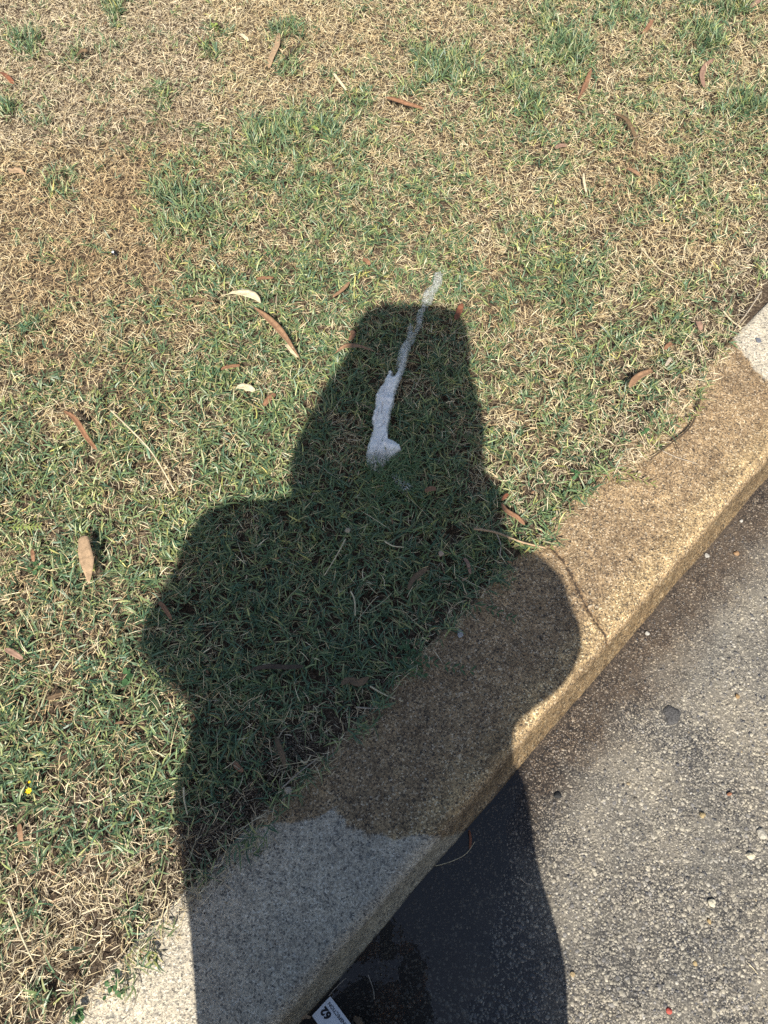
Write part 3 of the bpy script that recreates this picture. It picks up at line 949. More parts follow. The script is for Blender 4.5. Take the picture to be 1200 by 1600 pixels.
LEAVES = [
    ([(436, 50), (433, 72), (424, 92), (420, 106)], 9, 'tan', 'long tan curved leaf in the dead grass at the top, left of centre', {}),
    ([(470, 66), (455, 82), (438, 100)], 5, 'dark', 'thin dark brown curled leaf beside the tan curved leaf at the top', {'twist': 1.2}),
    ([(520, 113), (530, 128), (541, 141)], 5, 'cream', 'short pale straw leaf below the dark grass tuft at top centre', {}),
    ([(602, 152), (628, 162), (662, 171)], 10, 'rust', 'reddish brown leaf lying level at top centre above the green patches', {'cup': .5}),
    ([(1020, 28), (1014, 42), (1004, 53)], 7, 'rust', 'reddish leaf at the foot of the tuft on the top edge', {}),
    ([(1118, 91), (1102, 104), (1096, 120), (1100, 137)], 8, 'pink', 'pinkish crescent leaf near the top right corner', {'cup': .5}),
    ([(924, 105), (920, 120), (912, 140), (903, 156)], 8, 'rust', 'curled red brown leaf near the top, right of the big green tuft', {'twist': 1.6, 'ragged': .5}),
    ([(956, 178), (972, 184), (984, 198), (993, 220), (995, 248)], 8, 'brown', 'long hooked dark brown leaf on the right of the upper verge', {'taper': (.1, .6), 'cup': .6}),
    ([(867, 232), (876, 229), (886, 228)], 9, 'pink', 'small pinkish leaf fragment left of the hooked dark leaf', {}),
    ([(980, 263), (988, 268), (1001, 275)], 8, 'orange', 'small orange leaf scrap below the hooked dark leaf', {}),
    ([(912, 270), (912, 284), (916, 301)], 4, 'cream', 'short pale straw blade left of the orange leaf scrap', {}),
    ([(1172, 12), (1182, 5), (1196, -4)], 8, 'pink', 'reddish leaf cut by the top edge at the right corner', {}),
    ([(12, 262), (20, 268), (30, 268), (40, 274)], 17, 'tan', 'broad pale tan leaf by the left edge in the dead grass', {'taper': (.5, .5), 'ragged': .6}),
    ([(0, 112), (10, 120), (22, 131)], 8, 'red', 'dark red leaf cut by the left edge near the top', {'twist': 1}),
    ([(120, 88), (128, 82), (137, 79)], 8, 'brown', 'small brown curled leaf in the pale grass at top left', {'twist': 1.4}),
    ([(300, 70), (312, 66), (328, 56)], 6, 'brown', 'brown leaf scrap under the green shoots left of the top centre', {'twist': .8}),
    ([(318, 30), (332, 34), (350, 42)], 6, 'dark', 'dark leaf scrap above the green shoots left of the top centre', {'twist': .8}),
    ([(374, 53), (381, 58), (388, 64)], 7, 'cream', 'cream leaf scrap between the brown scraps and the tan curved leaf', {}),
    ([(486, 197), (492, 201), (498, 205)], 7, 'lime', 'yellow green broad leaf by the green patch at upper centre', {}),
    ([(356, 460), (368, 458), (386, 460), (400, 466), (407, 473)], 15, 'cream', 'pale cream crescent leaf above the long brown leaf', {'taper': (.5, .35), 'cup': .3, 'z': .034}),
    ([(395, 479), (412, 493), (432, 512), (450, 534), (468, 560)], 11, 'orange', 'long slender brown leaf below the cream crescent leaf', {'taper': (.3, .4), 'z': .034, 'cup': .6}),
    ([(446, 538), (456, 548), (466, 558)], 8, 'cream', 'small cream scrap at the lower tip of the long brown leaf', {'z': .030, 'ragged': .6}),
    ([(345, 577), (360, 574), (376, 571)], 7, 'rust', 'small reddish brown leaf left of the shadow of the head', {}),
    ([(370, 604), (384, 606), (398, 611)], 12, 'cream', 'small cream leaf below the little reddish one, left of the shadow', {'ragged': .5}),
    ([(278, 471), (305, 469), (338, 473)], 5, 'brown', 'thin brown leaf left of the cream crescent leaf', {'cup': .6}),
    ([(546, 440), (538, 452), (520, 464)], 6, 'orange', 'thin orange leaf up and left of the top of the shadow', {'z': .03}),
    ([(722, 474), (718, 486), (712, 500)], 9, 'red', 'bright red orange leaf at the upper right of the head shadow', {'z': .034, 'ragged': .5}),
    ([(524, 552), (538, 543), (560, 542), (586, 549)], 9, 'orange', 'orange brown crescent leaf on the left edge of the head shadow', {'z': .034, 'taper': (.4, .5)}),
    ([(99, 642), (114, 652), (126, 668), (137, 686), (152, 704)], 8, 'rust', 'long reddish leaf sunk in grass at the left', {'z': .028, 'cup': .6}),
    ([(130, 836), (133, 860), (138, 885), (139, 912)], 21, 'tan', 'large flat orange tan leaf in the green grass at the left', {'z': .036, 'taper': (.03, .35), 'ragged': .12, 'cup': .12}),
    ([(412, 634), (420, 626), (430, 614)], 10, 'rust', 'small red brown leaf outside the left edge of the head shadow', {'ragged': .5}),
    ([(983, 606), (992, 594), (1004, 586), (1020, 578)], 11, 'orange', 'orange leaf on the bare patch at the right', {'z': .03, 'cup': .4}),
    ([(1037, 546), (1045, 540), (1050, 536)], 7, 'rust', 'small rust leaf above the orange leaf on the right', {}),
    ([(1089, 501), (1092, 508), (1095, 516)], 9, 'pink', 'small pink leaf near the kerb corner at the right', {}),
    ([(783, 786), (792, 800), (806, 808), (820, 820)], 8, 'rust', 'reddish leaf right of the neck of the shadow', {}),
    ([(248, 940), (257, 950), (268, 968)], 7, 'rust', 'dark reddish leaf inside the left elbow of the shadow', {'z': .03}),
    ([(8, 1014), (20, 1020), (36, 1030)], 9, 'pink', 'pale pinkish leaf at the left edge of the lower verge', {}),
    ([(668, 888), (656, 897), (644, 908), (638, 922)], 9, 'brown', 'curled brown leaf in the shadow near the kerb', {'twist': 1.2, 'z': .032}),
    ([(532, 1070), (546, 1063), (560, 1068), (577, 1058)], 11, 'brown', 'crumpled brown leaf in the shadow by the lawn edge', {'twist': .9, 'ragged': .5, 'z': .034}),
    ([(392, 1046), (420, 1042), (448, 1043), (476, 1041)], 8, 'dark', 'long dark brown leaf lying level in the body shadow', {'z': .028}),
    ([(431, 1153), (436, 1166), (441, 1180), (446, 1198)], 9, 'brown', 'red brown leaf by the black hole at the lawn edge', {'z': .02, 'twist': .5}),
    ([(366, 1190), (371, 1198), (380, 1206)], 9, 'rust', 'small rust leaf in the lower shadow left of the black hole', {}),
    ([(30, 1286), (33, 1300), (34, 1318)], 8, 'orange', 'upright orange leaf at the lower left edge', {'z': .02}),
    ([(74, 1092), (84, 1090), (98, 1084)], 8, 'brown', 'brown leaf in the grass at the left below the pale pink leaf', {}),
    ([(724, 872), (730, 880), (735, 897)], 6, 'pink', 'narrow pinkish leaf in the shadow right of the curled brown leaf', {}),
    ([(50, 858), (52, 866), (53, 878)], 6, 'rust', 'tiny rust leaf left of the large tan leaf', {}),
    ([(664, 768), (672, 765), (682, 764)], 9, 'rust', 'small rust leaf right of the foam in the shadow', {'z': .02}),
    ([(1050, 1150 - 590), (1046, 563), (1040, 572)], 6, 'grey', 'grey leaf scrap right of the bare patch', {}),
    ([(548, 516), (552, 524), (545, 532)], 8, 'rust', 'small rust leaf at the left corner of the head shadow', {'z': .02}),
    ([(566, 405), (572, 408), (578, 414)], 8, 'rust', 'rust leaf scrap above the head shadow, left of the foam tip', {'z': .018}),
    ([(400, 436), (412, 436), (428, 434)], 7, 'rust', 'rust leaf scrap above the cream crescent leaf', {'z': .018}),
    ([(795, 772), (790, 776), (784, 782)], 6, 'red', 'tiny red leaf scrap above the reddish leaf by the shadow neck', {'z': .018}),
]
for pts, wp_, mk, lab, kw in LEAVES:
    leaf(pts, wp_, mk, lab, **kw)

# stalks on the three biggest leaves
def stalk(pts, r, mk, parent, z):
    P = [G(*p, z) - parent.location for p in pts]
    return link('stalk', tube_mesh('stalk', smooth_path(P), r, r * .6), leafmat(mk, LC[mk]), parent)


byl = {o.get('label'): o for o in COL.objects if o.get('label')}
stalk([(356, 460), (348, 461), (340, 467)], .0009, 'cream', byl['pale cream crescent leaf above the long brown leaf'], .034)
stalk([(139, 911), (140, 916), (139, 922)], .0008, 'brown', byl['large flat orange tan leaf in the green grass at the left'], .034)
stalk([(524, 552), (512, 558), (505, 568)], .0008, 'brown', byl['orange brown crescent leaf on the left edge of the head shadow'], .032)

STEMS = [
    ([(540, 842), (526, 868), (507, 899)], 2.4, 'cream', 'straight straw stem in the middle of the body shadow', {'z': .04}),
    ([(601, 846), (614, 853), (631, 855)], 2.6, 'cream', 'short bent straw stem right of the straight one in the shadow', {'z': .034}),
    ([(548, 924), (554, 938), (555, 962)], 3, 'cream', 'curved pale straw stem below the straight one in the shadow', {'z': .034}),
    ([(578, 1072), (602, 1086), (630, 1096)], 3, 'cream', 'bright straw stem reaching from the lawn edge onto the kerb in shadow', {'z': .018}),
    ([(557, 1105), (580, 1107), (603, 1105)], 3, 'grey', 'grey straw stem at the lawn edge below the bright one', {'z': .016}),
    ([(172, 640), (205, 672), (238, 708), (273, 767)], 3, 'cream', 'long arching grass stalk left of the shadow', {'zs': [.02, .05, .045, .02]}),
    ([(13, 1407), (22, 1432), (36, 1468), (52, 1502)], 4, 'cream', 'thick pale runner stem at the lower left edge', {'z': .03}),
    ([(287, 1230), (288, 1250), (293, 1273)], 3.5, 'cream', 'upright pale stem at the left edge of the lower shadow', {'z': .035}),
    ([(740, 826), (775, 832), (812, 846), (852, 856)], 4.5, 'tan', 'tan twig lying in the sun at the edge of the kerb beside the shadow', {'z': .022}),
    ([(775, 832), (782, 850), (781, 872)], 2.6, 'grey', 'thin grey root hanging from the tan twig into the shadow', {'z': .016}),
    ([(1094, 610), (1090, 640), (1078, 668), (1052, 690), (1018, 716)], 3.5, 'dark', 'dark dead runner curving from the lawn onto the kerb', {'z': .012}),
    ([(1000, 690), (1030, 702), (1056, 714), (1088, 724)], 1.8, 'grey', 'thin grey straw across the brown kerb at the right', {'z': .006}),
    ([(1040, 668), (1052, 685), (1062, 708)], 1.6, 'dark', 'short dark straw crossing the dead runner', {'z': .014}),
    ([(680, 1353), (705, 1346), (728, 1334), (742, 1315)], 1.3, 'cream', 'fine pale bent hair like straw in the gutter', {'z': -.088}),
    ([(1190, 455), (1165, 492), (1150, 512)], 2.5, 'grey', 'grey straw at the corner of the pale kerb', {'z': .012}),
    ([(1130, 486), (1142, 500), (1158, 512)], 3, 'cream', 'pale straw beside the corner of the pale kerb', {'z': .012}),
    ([(1000, 285 + 100), (1030, 420), (1050, 430)], 2, 'cream', 'thin straw in the right part of the upper verge', {'z': .03}),
    ([(440, 1232), (470, 1205), (498, 1184)], 3, 'grey', 'split grey straw below the black hole at the lawn edge', {'z': .014}),
    ([(470, 1188), (478, 1192), (486, 1180)], 3, 'cream', 'bright forked chip of straw in the black hole', {'z': .014}),
    ([(1170, 1507), (1176, 1512), (1184, 1522)], 1.5, 'cream', 'tiny pale straw on the asphalt at the right', {'z': -.094}),
    ([(812, 1371), (822, 1380), (834, 1384)], 1.5, 'grey', 'tiny bent straw on the shaded asphalt', {'z': -.094}),
    ([(575, 1523), (583, 1545), (585, 1562)], 1.3, 'grey', 'tiny straw lying in the gutter water', {'z': -.096}),
]
for pts, wp_, mk, lab, kw in STEMS:
    stem(pts, wp_, mk, lab, **kw)

# runners of couch grass creeping onto the kerb, with paired leaves
def runner(pts, label, leafcol, n=9, ll=20, z=.010, wl=3.4, stemcol='tan'):
    P = smooth_path([G(p[0], p[1], z) for p in pts], 8)
    org = P[0].copy()
    root = bpy.data.objects.new('grass_runner', None); COL.objects.link(root); root.location = org
    tag(root, label, 'grass runner', 'grass runners creeping onto the kerb')
    link('stem', tube_mesh('stem', [p - org for p in P], .0011, .0006), leafmat(stemcol, LC[stemcol]), root)
    rr = random.Random(int(pts[0][0]))
    m = leafmat(leafcol, LC[leafcol], .25)
    for i in range(n):
        t = (i + .7) / n
        b = P[int(t * (len(P) - 1))]
        d = (P[-1] - P[0]).normalized()
        for sg in (-1, 1):
            a = sg * rr.uniform(.5, 1.1)
            dd = Vector((d.x * math.cos(a) - d.y * math.sin(a), d.x * math.sin(a) + d.y * math.cos(a), rr.uniform(-.05, .3)))
            Lm = ll * .0012 * rr.uniform(.6, 1.15) * (1 - .3 * t)
            side = Vector((-dd.y, dd.x, 0)).normalized() * (wl * .0006)
            pts3 = [b, b + dd * Lm * .5 + Vector((0, 0, .002)), b + dd * Lm]
            V = [pts3[0] - side * .5, pts3[0] + side * .5, pts3[1] + side, pts3[2], pts3[1] - side]
            V = [v_ - b for v_ in V]
            o = link('leaf', pydata('leaf', V, [(0, 1, 2, 4), (4, 2, 3)], True), m, root)
            o.location = b - org
    return root


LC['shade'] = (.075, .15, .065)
LC['olive'] = (.24, .26, .09)
runner([(612, 1026), (650, 1032), (695, 1040), (738, 1050)], 'shaded grass runner creeping furthest onto the kerb, lower of two', 'shade', 10, 20)
runner([(738, 944), (768, 953), (802, 968)], 'short shaded grass runner on the kerb, upper of two', 'shade', 7, 17)
runner([(942, 742), (970, 736), (992, 745), (1018, 756)], 'sunlit olive grass runner on the brown kerb', 'olive', 8, 22, z=.014)
runner([(1060, 662), (1075, 655), (1092, 640), (1098, 612)], 'sunlit leafy runner beside the dark dead runner', 'olive', 9, 16, z=.014)
runner([(800, 855), (830, 848), (862, 856)], 'short sunlit runner at the top of the kerb crack', 'olive', 6, 16, z=.014)
runner([(190, 1500), (215, 1492), (242, 1500)], 'small olive runner on the lowest left part of the kerb', 'olive', 6, 18, z=.014)

# small broad leaved weeds
def weed(px, py, label, n, r, mk, size, z=.022):
    org = G(px, py, z)
    root = bpy.data.objects.new('weed', None); COL.objects.link(root); root.location = org
    tag(root, label, 'weed', 'broad leaved weeds in the verge')
    rr = random.Random(int(px * 3 + py))
    m = leafmat(mk, LC[mk], .25)
    V = []; nn_ = 9
    for i in range(nn_):
        th = 2 * math.pi * i / nn_
        V.append((math.cos(th), math.sin(th) * .8, .12 * math.cos(2 * th)))
    V.append((0, 0, -.1))
    me = pydata('leaflet', V, [(i, (i + 1) % nn_, nn_) for i in range(nn_)], True); me.materials.append(m)
    for i in range(n):
        th = rr.uniform(0, 6.28); d = rr.uniform(.1, 1) * r
        o = link('leaflet', me, None, root)
        o.location = (math.cos(th) * d, math.sin(th) * d, rr.uniform(-.008, .008))
        s = size * rr.uniform(.7, 1.2)
        o.scale = (s, s, s); o.rotation_euler = (rr.uniform(-.5, .5), rr.uniform(-.5, .5), rr.uniform(0, 6.28))
    for i in range(3):
        th = rr.uniform(0, 6.28)
        link('stem', tube_mesh('stem', smooth_path([Vector((0, 0, -.02)), Vector((math.cos(th) * r * .4, math.sin(th) * r * .4, -.006)), Vector((math.cos(th) * r * .8, math.sin(th) * r * .8, -.004))]), .0006), m, root)
    return root


weed(632, 1014, 'dark round leaved weed at the lawn edge in the body shadow', 26, .036, 'shade', .0045)
weed(660, 1036, 'smaller dark weed beside the shaded grass runner', 16, .024, 'shade', .0042)
weed(197, 1057, 'pale green broad leaved weed left of the shadow', 6, .013, 'green', .0075)
weed(178, 1540, 'green clover like weed at the bottom left by the kerb', 16, .022, 'green', .0052)
weed(120, 1590, 'bright green leaf rosette on the bottom edge at the left', 7, .012, 'green', .007)
weed(1005, 675, 'green weed rosette at the lawn edge on the right', 10, .016, 'green', .0052)
weed(900, 742, 'green weed in the lawn edge above the sunlit runner', 9, .016, 'green', .005)
weed(55, 885, 'pale weed left of the large tan leaf', 9, .015, 'green', .0045)
weed(335, 40, 'lime green weed near the top left centre', 5, .014, 'lime', .006)

# fern like yellow leaf at the left
root = bpy.data.objects.new('fern_leaf', None); COL.objects.link(root)
c0 = G(14, 824, .03); c1 = G(66, 822, .034); root.location = c0
tag(root, 'yellow green feathery leaf at the left edge above the tan leaf', 'leaf')
link('stem', tube_mesh('stem', [Vector((0, 0, 0)), (c1 - c0) * .5, c1 - c0], .0007), leafmat('lime', LC['lime'], .25), root)
for i in range(8):
    t = (i + 1) / 9
    for sg in (-1, 1):
        b = (c1 - c0) * t
        dd = (c1 - c0).normalized(); dd = Vector((dd.x * .6 - sg * dd.y * .8, dd.y * .6 + sg * dd.x * .8, .05))
        sdv = Vector((-dd.y, dd.x, 0)) * .0013; Lm = .013
        o = link('leaflet', pydata('leaflet', [-sdv * .4, sdv * .4, dd * Lm * .5 + sdv, dd * Lm, dd * Lm * .5 - sdv], [(0, 1, 2, 4), (4, 2, 3)], True), leafmat('lime', LC['lime'], .25), root)
        o.location = b

# yellow flower
def flower(px, py, r, label):
    root = bpy.data.objects.new('flower', None); COL.objects.link(root); root.location = G(px, py, .032)
    tag(root, label, 'flower', 'yellow flowers at the lower left')
    m = mat_simple('petal_yellow', (.78, .58, .02), .5, .1, transl=.2) if 'petal_yellow' not in bpy.data.materials else bpy.data.materials['petal_yellow']
    for i in range(7):
        th = 6.283 * i / 7
        a = Vector((math.cos(th), math.sin(th), .25)); b_ = Vector((-math.sin(th), math.cos(th), 0))
        link('petal', pydata('petal', [a * 0, a * r * .55 + b_ * r * .3, a * r, a * r * .55 - b_ * r * .3], [(0, 1, 2, 3)], True), m, root)
    link('stem', tube_mesh('stem', [Vector((0, 0, -.03)), Vector((.002, 0, -.015)), Vector((0, 0, 0))], .0007), leafmat('green', LC['green']), root)
    bm = bmesh.new(); bmesh.ops.create_icosphere(bm, subdivisions=1, radius=r * .28)
    me = bpy.data.meshes.new('flower_centre'); bm.to_mesh(me); bm.free()
    link('flower_centre', me, m, root)


flower(45, 1236, .0068, 'yellow flower at the left edge low in the verge')
flower(46, 1222, .003, 'tiny yellow bud just above the yellow flower')

# pebbles and spots on the road
def pebble(px, py, rpx, col, label, z=ROAD, hz=.7, name='pebble', cat='pebble', rough=.7, group='loose pebbles on the asphalt'):
    g_ = G(px, py, z)
    r = rpx * (G(px + 1, py, z) - g_).length
    rr = random.Random(int(px + py * 7))
    bm = bmesh.new(); bmesh.ops.create_icosphere(bm, subdivisions=2, radius=1)
    ph = [rr.uniform(0, 6) for _ in range(6)]
    for v_ in bm.verts:
        c = v_.co
        k_ = 1 + .16 * math.sin(3 * c.x + ph[0]) + .13 * math.sin(4 * c.y + ph[1]) + .1 * math.sin(5 * c.z + ph[2])
        v_.co = Vector((c.x * k_ * r, c.y * k_ * r * rr.uniform(.95, 1.05) * .85, max(c.z * k_ * r * hz * .75, -r * .3)))
    me = bpy.data.meshes.new(name); bm.to_mesh(me); bm.free()
    o = link(name, me, mat_simple(name + '_tone', col, rough, .12, 300, .3, .4))
    o.location = g_ + Vector((0, 0, .001))
    o.rotation_euler = (0, 0, rr.uniform(0, 6))
    tag(o, label, cat, group)
    return o


pebble(1173, 1337, 7, (.46, .41, .30), 'cream angular pebble on the asphalt near the right edge')
pebble(1190, 1303, 8, (.33, .31, .26), 'pale grey stone by the right edge just above the cream pebble')
pebble(1097, 1273, 5.2, (.28, .22, .12), 'yellow brown pebble on the asphalt left of the cream one')
pebble(1152, 1088, 4.0, (.26, .17, .08), 'orange brown pebble on the asphalt near the dark gum spot')
pebble(871, 1243, 6, (.02, .021, .022), 'black chip on the asphalt beside the shadow edge', hz=.5)
pebble(1045, 1580, 4.8, (.30, .06, .045), 'red chip on the asphalt at the bottom right')
pebble(1108, 1440, 4.0, (.30, .22, .11), 'narrow ochre pebble on the asphalt at the lower right')
pebble(1086, 1506, 3.6, (.30, .23, .12), 'ochre pebble above the red chip')
pebble(1112, 1411, 7, (.42, .39, .30), 'pale round stone above the narrow ochre pebble')
pebble(1139, 1241, 3.5, (.24, .11, .06), 'tiny red brown chip near the right edge')
pebble(894, 1522, 4, (.30, .23, .13), 'small ochre pebble at the shadow edge near the bottom')
pebble(1104, 868, 4, (.32, .31, .28), 'whitish pebble at the right in the gutter dirt', hz=.5)
pebble(1011, 990, 3.5, (.34, .33, .30), 'small white pebble in the gutter beside the kerb')
pebble(1158, 814, 3, (.36, .35, .32), 'tiny white pebble at the right near the kerb foot')
pebble(1151, 865, 4.4, (.24, .15, .08), 'brown pebble below the tiny white one')
pebble(1185, 532, 5, (.12, .13, .15), 'blue grey stone set on the pale kerb corner', z=0.0, hz=.25, group='stones on the kerb')
pebble(922, 947, 3, (.34, .28, .20), 'pale pebble lodged in the kerb crack', z=-.002, hz=.6, group='stones on the kerb')
pebble(933, 1103 - 155, 2.5, (.30, .25, .18), 'tiny grit grain beside the pebble in the crack', z=-.002, group='stones on the kerb')
pebble(838, 839, 3.5, (.05, .04, .035), 'black speck on the kerb above the crack', z=-.001, hz=.5, group='stones on the kerb')
pebble(719, 990, 6, (.34, .35, .35), 'small whitish lump on the shaded kerb by the lawn', z=.001, hz=.4, group='stones on the kerb')
pebble(543, 829, 5, (.36, .31, .22), 'pale crumb in the grass above the straight straw stem', z=.022, group='crumbs in the verge')
pebble(451, 1236, 6, (.42, .36, .27), 'tan nut shaped crumb at the shaded lawn edge', z=.012, group='crumbs in the verge')
pebble(689, 866, 5, (.40, .30, .22), 'small brown crumb in the shaded grass by the kerb', z=.02, group='crumbs in the verge')

# gum spot: flat dark disc with an uneven rim
def gum(px, py, rpx, label):
    g_ = G(px, py, ROAD); r = rpx * (G(px + 1, py, ROAD) - g_).length
    V = [(0, 0, .0022)]; n = 28
    for ring, (k_, zz) in enumerate([(.55, .0024), (.88, .0020), (1.0, -.001)]):
        for i in range(n):
            th = 6.283 * i / n
            k2 = k_ * (1 + .12 * math.sin(3 * th + 1) + .07 * math.sin(5 * th))
            V.append((math.cos(th) * r * k2, math.sin(th) * r * k2 * 1.15, zz))
    Fc = [(0, 1 + i, 1 + (i + 1) % n) for i in range(n)]
    for ring in range(2):
        for i in range(n):
            a = 1 + ring * n + i; b = 1 + ring * n + (i + 1) % n
            Fc.append((a, a + n, b + n, b))
    o = link('gum_spot', pydata('gum_spot', V, Fc, True), mat_simple('old_gum', (.065, .064, .064), .8, .4, 350, .3, .9))
    o.location = g_
    tag(o, label, 'gum spot')


gum(1050, 1117, 13, 'round dark trodden gum spot on the asphalt')

# small black and white bead like droppings in the straw
root = bpy.data.objects.new('bird_dropping', None); COL.objects.link(root); root.location = G(178, 395, .024)
tag(root, 'small black lump with a white spot in the brown straw', 'dropping')
for nm, loc, r, c in (('dark_lump', (0, 0, 0), .008, (.008, .008, .008)), ('dark_lump', (.007, -.005, -.002), .0055, (.01, .008, .007)), ('white_spot', (-.001, -.002, .0052), .0040, (.8, .8, .8))):
    bm = bmesh.new(); bmesh.ops.create_icosphere(bm, subdivisions=2, radius=r)
    for v_ in bm.verts: v_.co *= 1 + .15 * math.sin(v_.co.x * 900 + 1) * math.cos(v_.co.y * 700); v_.co.z *= .6
    me = bpy.data.meshes.new(nm); bm.to_mesh(me); bm.free()
    for p_ in me.polygons: p_.use_smooth = True
    o = link(nm, me, mat_simple(nm, c, .35, .1), root); o.location = loc

# ------------------------------------------------------------------ foam trail
def Z4(l): return [(500 + a / 4, 400 + b / 4) for a, b in l]


POLY = Z4([(735, 95), (760, 98), (772, 120), (765, 150), (742, 190), (715, 235), (700, 275), (680, 292), (668, 300), (655, 322), (648, 360), (640, 420), (615, 452), (600, 490), (590, 525), (562, 570), (550, 620), (545, 645), (528, 695), (510, 740), (490, 795), (470, 850), (462, 910), (442, 970), (432, 1030), (424, 1090), (428, 1140), (458, 1152), (500, 1178), (512, 1205), (470, 1240), (442, 1262), (400, 1300), (372, 1342), (330, 1325), (290, 1290), (284, 1230), (300, 1180), (318, 1130), (330, 1080), (332, 1040), (318, 1020), (330, 980), (345, 940), (345, 900), (345, 860), (370, 830), (395, 790), (420, 740), (430, 715), (455, 712), (458, 730), (450, 755), (466, 750), (480, 720), (488, 690), (475, 680), (480, 620), (500, 570), (525, 530), (545, 490), (550, 440), (568, 418), (582, 440), (584, 478), (600, 440), (600, 400), (606, 350), (630, 320), (640, 290), (638, 240), (660, 210), (700, 180), (708, 140), (714, 108)])


def foam(poly, z, label, hmax, thin_fn, step=.0017, name='foam_trail', hz_fn=None):
    P = np.array([G(a, b, z)[:2] for a, b in poly])
    x0, y0 = P.min(0) - .004; x1, y1 = P.max(0) + .004
    nx, ny = int((x1 - x0) / step) + 1, int((y1 - y0) / step) + 1
    X, Y = np.meshgrid(x0 + np.arange(nx) * step, y0 + np.arange(ny) * step, indexing='ij')
    ins = np.zeros(X.shape, bool); d = np.full(X.shape, 9.0)
    for i in range(len(P)):
        p, q = P[i], P[(i + 1) % len(P)]
        c = ((p[1] > Y) != (q[1] > Y)) & (X < (q[0] - p[0]) * (Y - p[1]) / (q[1] - p[1] + 1e-12) + p[0])
        ins ^= c
        e = q - p
        t = np.clip(((X - p[0]) * e[0] + (Y - p[1]) * e[1]) / (e @ e + 1e-12), 0, 1)
        d = np.minimum(d, np.hypot(X - p[0] - t * e[0], Y - p[1] - t * e[1]))
    sd = np.where(ins, d, -d) - .0012 + (vnoise(X * 160, Y * 160, 61) - .5) * .0035 + (vnoise(X * 420, Y * 420, 62) - .5) * .0018
    up = np.sqrt(np.clip(sd, 0, .018) / .018)
    PX, PY = proj(X, Y, z)
    al_ = X * .25 + Y * .97; ac_ = X * .97 - Y * .25
    ridg = 1 - np.abs(vnoise(ac_ * 150, al_ * 22, 65) * 2 - 1)
    hh = hmax * up * (.35 + .55 * vnoise(X * 48, Y * 48, 63) + .5 * ridg) + (vnoise(X * 260, Y * 260, 64) - .5) * .0022 * up
    base_z = z - .012
    # creases where the foam has folded
    cr = np.exp(-(seg_dist(PX, PY, np.array([(592, 640), (588, 655), (583, 665)])) / 1.5) ** 2) + np.exp(-(seg_dist(PX, PY, np.array([(598, 632), (596, 650)])) / 1.2) ** 2) + np.exp(-(seg_dist(PX, PY, np.array([(600, 662), (596, 668), (592, 671)])) / 1.4) ** 2) \
        + np.exp(-(seg_dist(PX, PY, np.array([(602, 698), (604, 705), (607, 712)])) / 2.2) ** 2)
    hh = hh * (1 - .75 * np.clip(cr, 0, 1))
    if hz_fn is not None: hh = hh + hz_fn(PX, PY)
    zt = np.where(sd > 0, z + hh, base_z)
    use = sd > -step
    idx = -np.ones(X.shape, int); idx[use] = np.arange(use.sum())
    V = np.stack([X[use], Y[use], zt[use]], 1)
    q = np.stack([idx[:-1, :-1], idx[1:, :-1], idx[1:, 1:], idx[:-1, 1:]], -1).reshape(-1, 4)
    q = q[(q >= 0).all(1)]
    nV = len(V)
    Vb = V.copy(); Vb[:, 2] = base_z - .004
    VV = np.concatenate([V, Vb]); Q = np.concatenate([q, q[:, ::-1] + nV])
    me = mesh_np(name, VV, Q.ravel(), np.arange(len(Q)) * 4, np.full(len(Q), 4))
    a = me.attributes.new('thin', 'FLOAT', 'POINT')
    th = thin_fn(PX[use], PY[use], sd[use])
    a.data.foreach_set('value', np.concatenate([th, th]).astype(np.float32))
    o = link(name, me, M_FOAM)
    tag(o, label, 'foam')
    # single bubbles standing on it
    cand = np.argwhere(sd > .0008)
    pk = cand[rng.choice(len(cand), min(520, len(cand) // 5), replace=False)]
    cx = X[pk[:, 0], pk[:, 1]]; cy = Y[pk[:, 0], pk[:, 1]]; cz = zt[pk[:, 0], pk[:, 1]]
    bm = bmesh.new(); bmesh.ops.create_icosphere(bm, subdivisions=1, radius=1)
    bv = np.array([v_.co[:] for v_ in bm.verts]); bf = np.array([[v_.index for v_ in f.verts] for f in bm.faces]); bm.free()
    r = rng.uniform(.0005, .0015, len(cx))
    V = bv[None] * r[:, None, None] + np.stack([cx, cy, cz], 1)[:, None]
    Fb = bf[None] + (np.arange(len(cx)) * len(bv))[:, None, None]
    me = mesh_np('bubbles', V.reshape(-1, 3), Fb.ravel(), np.arange(Fb.size // 3) * 3, np.full(Fb.size // 3, 3))
    b = link('bubbles', me, M_BUB, o); tag(b, kind='stuff')
    return o


k = NT('bubble_skin')
k.p.inputs['Base Color'].default_value = (.62, .66, .68, 1); k.p.inputs['Roughness'].default_value = .1
k.l(k.ramp(k.noise(k.coord(), 300), [(.3, .05), (.7, .45)]), k.p.inputs['Alpha'])
M_BUB = k.m


def thin_main(px, py, sd):
    top = np.clip((590 - py) / 60, 0, 1) * .95
    low = np.clip((py - 700) / 26, 0, 1) * 1.1
    left = np.exp(-(((px - 620) / 7) ** 2 + ((py - 562) / 16) ** 2)) * .9
    return np.clip(top + low + left + np.clip(.0035 - sd, 0, .0035) * 150, 0, 1)


foam(POLY, .030, 'white trail of bubbly foam running across the grass in the shadow', .013, thin_main, hz_fn=lambda a, b: -.020 * np.clip((b - 692) / 40, 0, 1))
